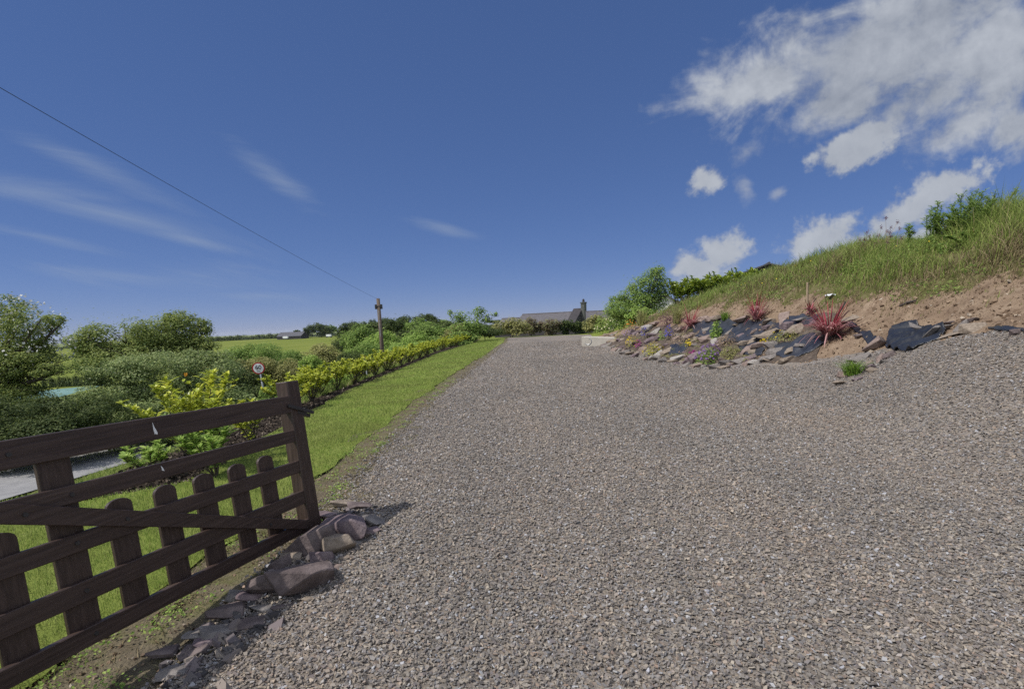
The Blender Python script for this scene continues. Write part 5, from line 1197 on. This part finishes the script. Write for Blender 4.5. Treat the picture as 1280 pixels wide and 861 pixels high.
# stake, paper, dark branch
p = hit(1009, 385); k = np.linalg.norm(p - CAM) / FP; mb = MB(); mb.box((-.022, -.022, -.2), (.022, .022, 27 * k)); b = mb.build('timber_stake', M['stake'], bevel=.004); b.location = tuple(p); b.rotation_euler = (0, radians(-2), .4); tag(b, 'slim pale timber stake standing in the soil of the bank', 'stake')
p = hit(1040, 370); p[2] = bankz(p[0], p[1]); g2 = np.random.default_rng(3); mb = MB(); nx = 7
vs = [(.30 * (i / 6 - .5), .16 * (j / 6 - .5), .03 + .06 * g2.random()) for i in range(nx) for j in range(nx)]; mb.add(vs, [(i * nx + j, i * nx + j + 1, (i + 1) * nx + j + 1, (i + 1) * nx + j) for i in range(nx - 1) for j in range(nx - 1)])
b = mb.build('paper_scrap', M['paper']); b.location = tuple(p); b.modifiers.new('thickness', 'SOLIDIFY').thickness = .004; tag(b, 'crumpled white paper scrap lying at the foot of the bank grass', 'paper')
a, b2 = hit(1041, 407), hit(1056, 393); a[2] = bankz(a[0], a[1]) + .03; b2 = b2 + [0, 0, .30]
mb = MB(); mb.tube([tuple(a), tuple((a + b2) / 2 + [0, 0, .03]), tuple(b2)], [.03, .026, .02], 7); tag(mb.build('dead_branch', M['branch'], loc=tuple(a)), 'dark branch lying slanted behind the largest red spiky plant', 'branch')
a, b2 = hit(1124, 382), hit(1146, 374); a[2] = bankz(a[0], a[1]) + .03; b2[2] = bankz(b2[0], b2[1]) + .06
mb = MB(); mb.tube([tuple(a), tuple((a + b2) / 2 + [0, 0, .02]), tuple(b2)], [.02, .025, .015], 7); tag(mb.build('dead_branch', M['branch'], loc=tuple(a)), 'short dark root lying on the bare soil above the black plastic', 'branch')

# laurels along the top of the bank
LB = 'laurels along the top of the bank'; protoL = []
for i, px in enumerate(np.linspace(846, 946, 12)):
    d = 27.5 + 3.5 * i / 11; top = 352 - 15 * i / 11 + (3 if i % 3 == 1 else 0); c = aty(px, top, d); gz = bankz(c[0], c[1]); hh = max(.7, c[2] - gz)
    lb = f'laurel on the bank, {ORD[i]} from the tall leaning tree'
    if i < 3:
        t = laurel('laurel_bush', (c[0], c[1], gz), 1.2, 1.35, 520, 400 + i, lb, group=LB, mat='laurel_bank', leaf=.17, stems=14); protoL.append(t)
    else:
        t = copy_tree(protoL[i % 3]); t.location = (c[0], c[1], gz); t['label'] = lb
    t.rotation_euler = (0, 0, i * 2.1); t.scale = (1.1, 1.1, hh / 1.2)

# soil clods and pebbles on the bank
X, Y = scatter(6, 12, 2.5, 30, 34000, lambda X, Y: (X > xb(Y)) & (X < soil_top(Y) + .6) & (np.abs(X) < Y * 1.1 + 3) & (rng.random(len(X)) < np.minimum(1, 9 / Y)))
Zb = H(X, Y) + soilbump(X, Y); n = len(X)
V, F = chips(np.stack([X, Y, Zb], 1), .010 + .04 * rng.random(n) ** 6, rng, .8, .7); kind(npobj('soil_clods', V, F, M['clod']), 'stuff')
# long grass on the bank, leaning in the wind
parts = []
X, Y = scatter(7, 17, 2.5, 32, 350000, lambda X, Y: (X > soil_top(Y) - .1 + .5 * rng.random(len(X)) ** 3 - .8 * (rng.random(len(X)) < .22) * (fbm(X, Y, 2) > -.1) * rng.random(len(X))) & (X < xb(Y) + 7.5) & (np.abs(X) < Y * 1.12 + 3.0) & (rng.random(len(X)) < np.minimum(1, 10 / Y)))
n = len(X); s = X - soil_top(Y); bare = (fbm(X * .8 + 7, Y * .8, 3) < -.20) & (s < 2.0) & (rng.random(n) < .8)
X, Y, s = X[~bare], Y[~bare], s[~bare]; n = len(X)
hh = (.10 + .46 * sst(0, 1.6, s)) * (.35 + .95 * rng.random(n)) * (1 + 1.3 * fbm(X * 1.1, Y * 1.1, 4)) * np.where(Y > 14, .72, 1.0)
lean = np.array([.26, .06, 0]) * hh[:, None] * (.3 + 1.2 * rng.random((n, 1))) + rng.normal(size=(n, 3)) * [.38, .38, 0] * hh[:, None]
P = np.stack([X, Y, H(X, Y) + soilbump(X, Y)], 1)
dry = (rng.random(n) < np.clip(.95 - s * .37 + .8 * fbm(X * .7, Y * .7, 3), .10, .92))
wd_ = np.maximum(.005, .0009 * np.hypot(X, Y))
V, F = blades(P[~dry], hh[~dry], lean[~dry], wd_[~dry]); kind(npobj('bank_grass', V, F, M['tall']), 'stuff'); print('bank grass', n)
V, F = blades(P[dry], hh[dry] * .8, lean[dry] * 1.3, wd_[dry]); kind(npobj('dry_bank_grass', V, F, M['dry']), 'stuff')
# leafy ground weeds mixed in
X, Y = scatter(8, 16, 3, 30, 2600, lambda X, Y: (X > soil_top(Y) - .1) & (X < xb(Y) + 6) & (np.abs(X) < Y * 1.1 + 2.5) & (fbm(X * .8 + 3, Y * .8, 2) > .02) & (rng.random(len(X)) < 9 / Y))
parts = []
for x, y in zip(X, Y):
    m = 30; hgt = .15 + .3 * random.random() * float(sst(0, 1.5, x - float(soil_top(np.array([y]))[0]))); P = np.array([x, y, bankz(x, y)]) + rng.normal(size=(m, 3)) * [.10, .10, 0] + np.array([0, 0, 1]) * rng.random((m, 1)) * hgt
    parts.append(leaves(P, np.array([-.2, -.2, .8]) + rng.normal(size=(m, 3)) * .6, .03 + .05 * rng.random(m), .5))
V, F = merge(parts); kind(npobj('bank_weeds', V, F, LM['mid']), 'stuff')
X, Y = scatter(8, 14, 4, 22, 160, lambda X, Y: (X > soil_top(Y) + .3) & (X < xb(Y) + 5) & (rng.random(len(X)) < 8 / Y))
n = len(X); P = np.stack([X, Y, H(X, Y) + soilbump(X, Y) + .32], 1)
V, F = leaves(P, np.array([0, -.4, .8]) + rng.normal(size=(n, 3)) * .3, .045, 1, .1); kind(npobj('buttercups', V, F, PET['yellow']), 'stuff')
# tall weeds on the crest
def thistle(px, ytop, ybase, d, w_, label, seed, stems=5, name='thistle'):
    g = np.random.default_rng(seed); c = aty(px, ytop, d); gz = bankz(c[0], c[1]); hh = c[2] - gz; k = d / FP
    t = thing(name, (c[0], c[1], gz), label, 'weed', 'tall weeds on the bank crest'); mb = MB(); Ps = []; Ts = []; Ns = []
    for s_ in range(stems):
        h2 = hh * (1 if s_ == 0 else .6 + .35 * g.random()); off = np.array([g.normal() * w_ * k * .3, g.normal() * w_ * k * .25, 0]) * (s_ > 0); lean_ = np.array([.10, 0, 0]) * h2
        b = off * .3; tp = off + lean_ + [0, 0, h2]; mb.tube([b, (b + tp) / 2, tp], [.014, .011, .006], 5)
        for q in range(54):
            u = .10 + .90 * q / 53; a = q * 2.4; pp = b + (tp - b) * u
            Ps.append(pp); Ts.append([cos(a), sin(a), .35 + .5 * u]); Ns.append([-.2 * cos(a), -.2 * sin(a), 1])
        for q in range(8):
            a = g.random() * 6.28; u = .55 + .4 * g.random(); p0 = b + (tp - b) * u; e = p0 + np.array([cos(a), sin(a), 1.1]) * hh * .11; mb.tube([p0, e], [.006, .004], 4)
            for z in range(7): Ps.append(p0 + (e - p0) * (.3 + .7 * g.random())); a2 = g.random() * 6.28; Ts.append([cos(a2), sin(a2), .6]); Ns.append([0, 0, 1])
    n = len(Ps); V, F = big_leaves(np.array(Ps), np.array(Ts, float), np.array(Ns, float) + g.normal(size=(n, 3)) * .3, .085 * (.5 + .7 * g.random(n)), .028, .3, g)
    link('foliage', npmesh('foliage', V, F), LM['mid'], t); mb.build('stem', LM['mid'], t)
thistle(1167, 254, 310, 13.2, 26, 'slender dark thistle, left of the two tallest weeds on the crest', 1, 8)
thistle(1209, 240, 330, 12.6, 78, 'tallest bushy thistle on the crest of the bank', 2, 18)
thistle(1190, 262, 320, 12.8, 40, 'leafy weed between the two tallest thistles', 3, 11)
thistle(1134, 280, 310, 14.0, 14, 'short thistle left of the slender one on the crest', 4, 3)
thistle(1010, 322, 338, 20.0, 10, 'small dark weed on the skyline nearest the bungalow roof', 5, 3)
thistle(1246, 262, 330, 12.2, 40, 'broad leafy weed right of the tallest thistle on the crest', 7, 7)
thistle(1222, 290, 345, 12.0, 50, 'dark leafy weed low on the bank beneath the tallest thistle', 8, 9)
def stalk(px, ytop, d, label, seed):
    g = np.random.default_rng(seed); c = aty(px, ytop, d); gz = bankz(c[0], c[1]); hh = c[2] - gz
    t = thing('seed_stalk', (c[0], c[1], gz), label, 'weed', 'thin seed stalks on the bank crest'); mb = MB(); P = []
    for q in range(5):
        e = np.array([g.normal() * .18 + .1, g.normal() * .1, hh * (1 - .12 * q)]); mb.tube([(0, 0, 0), (e[0] * .3, e[1] * .3, hh * .55), tuple(e)], [.007, .005, .003], 4)
        for z in range(30): P.append(e + g.normal(size=3) * [.02, .02, .03])
    mb.build('stem', LM['brown'], t); P = np.array(P); V, F = leaves(P, rdir(len(P), g), .03, .6); link('seed_head', npmesh('seed_head', V, F), LM['purple'], t)
for i, (px, yt, d, lb) in enumerate(((1110, 273, 14.6, 'tallest wispy seed stalk left of the short thistle'), (1098, 285, 15, 'wispy seed stalk second to the left of the short thistle'), (1083, 291, 15.5, 'leftmost wispy seed stalk against the cumulus cloud'), (1122, 284, 14.2, 'wispy seed stalk touching the short thistle'))): stalk(px, yt, d, lb, 60 + i)
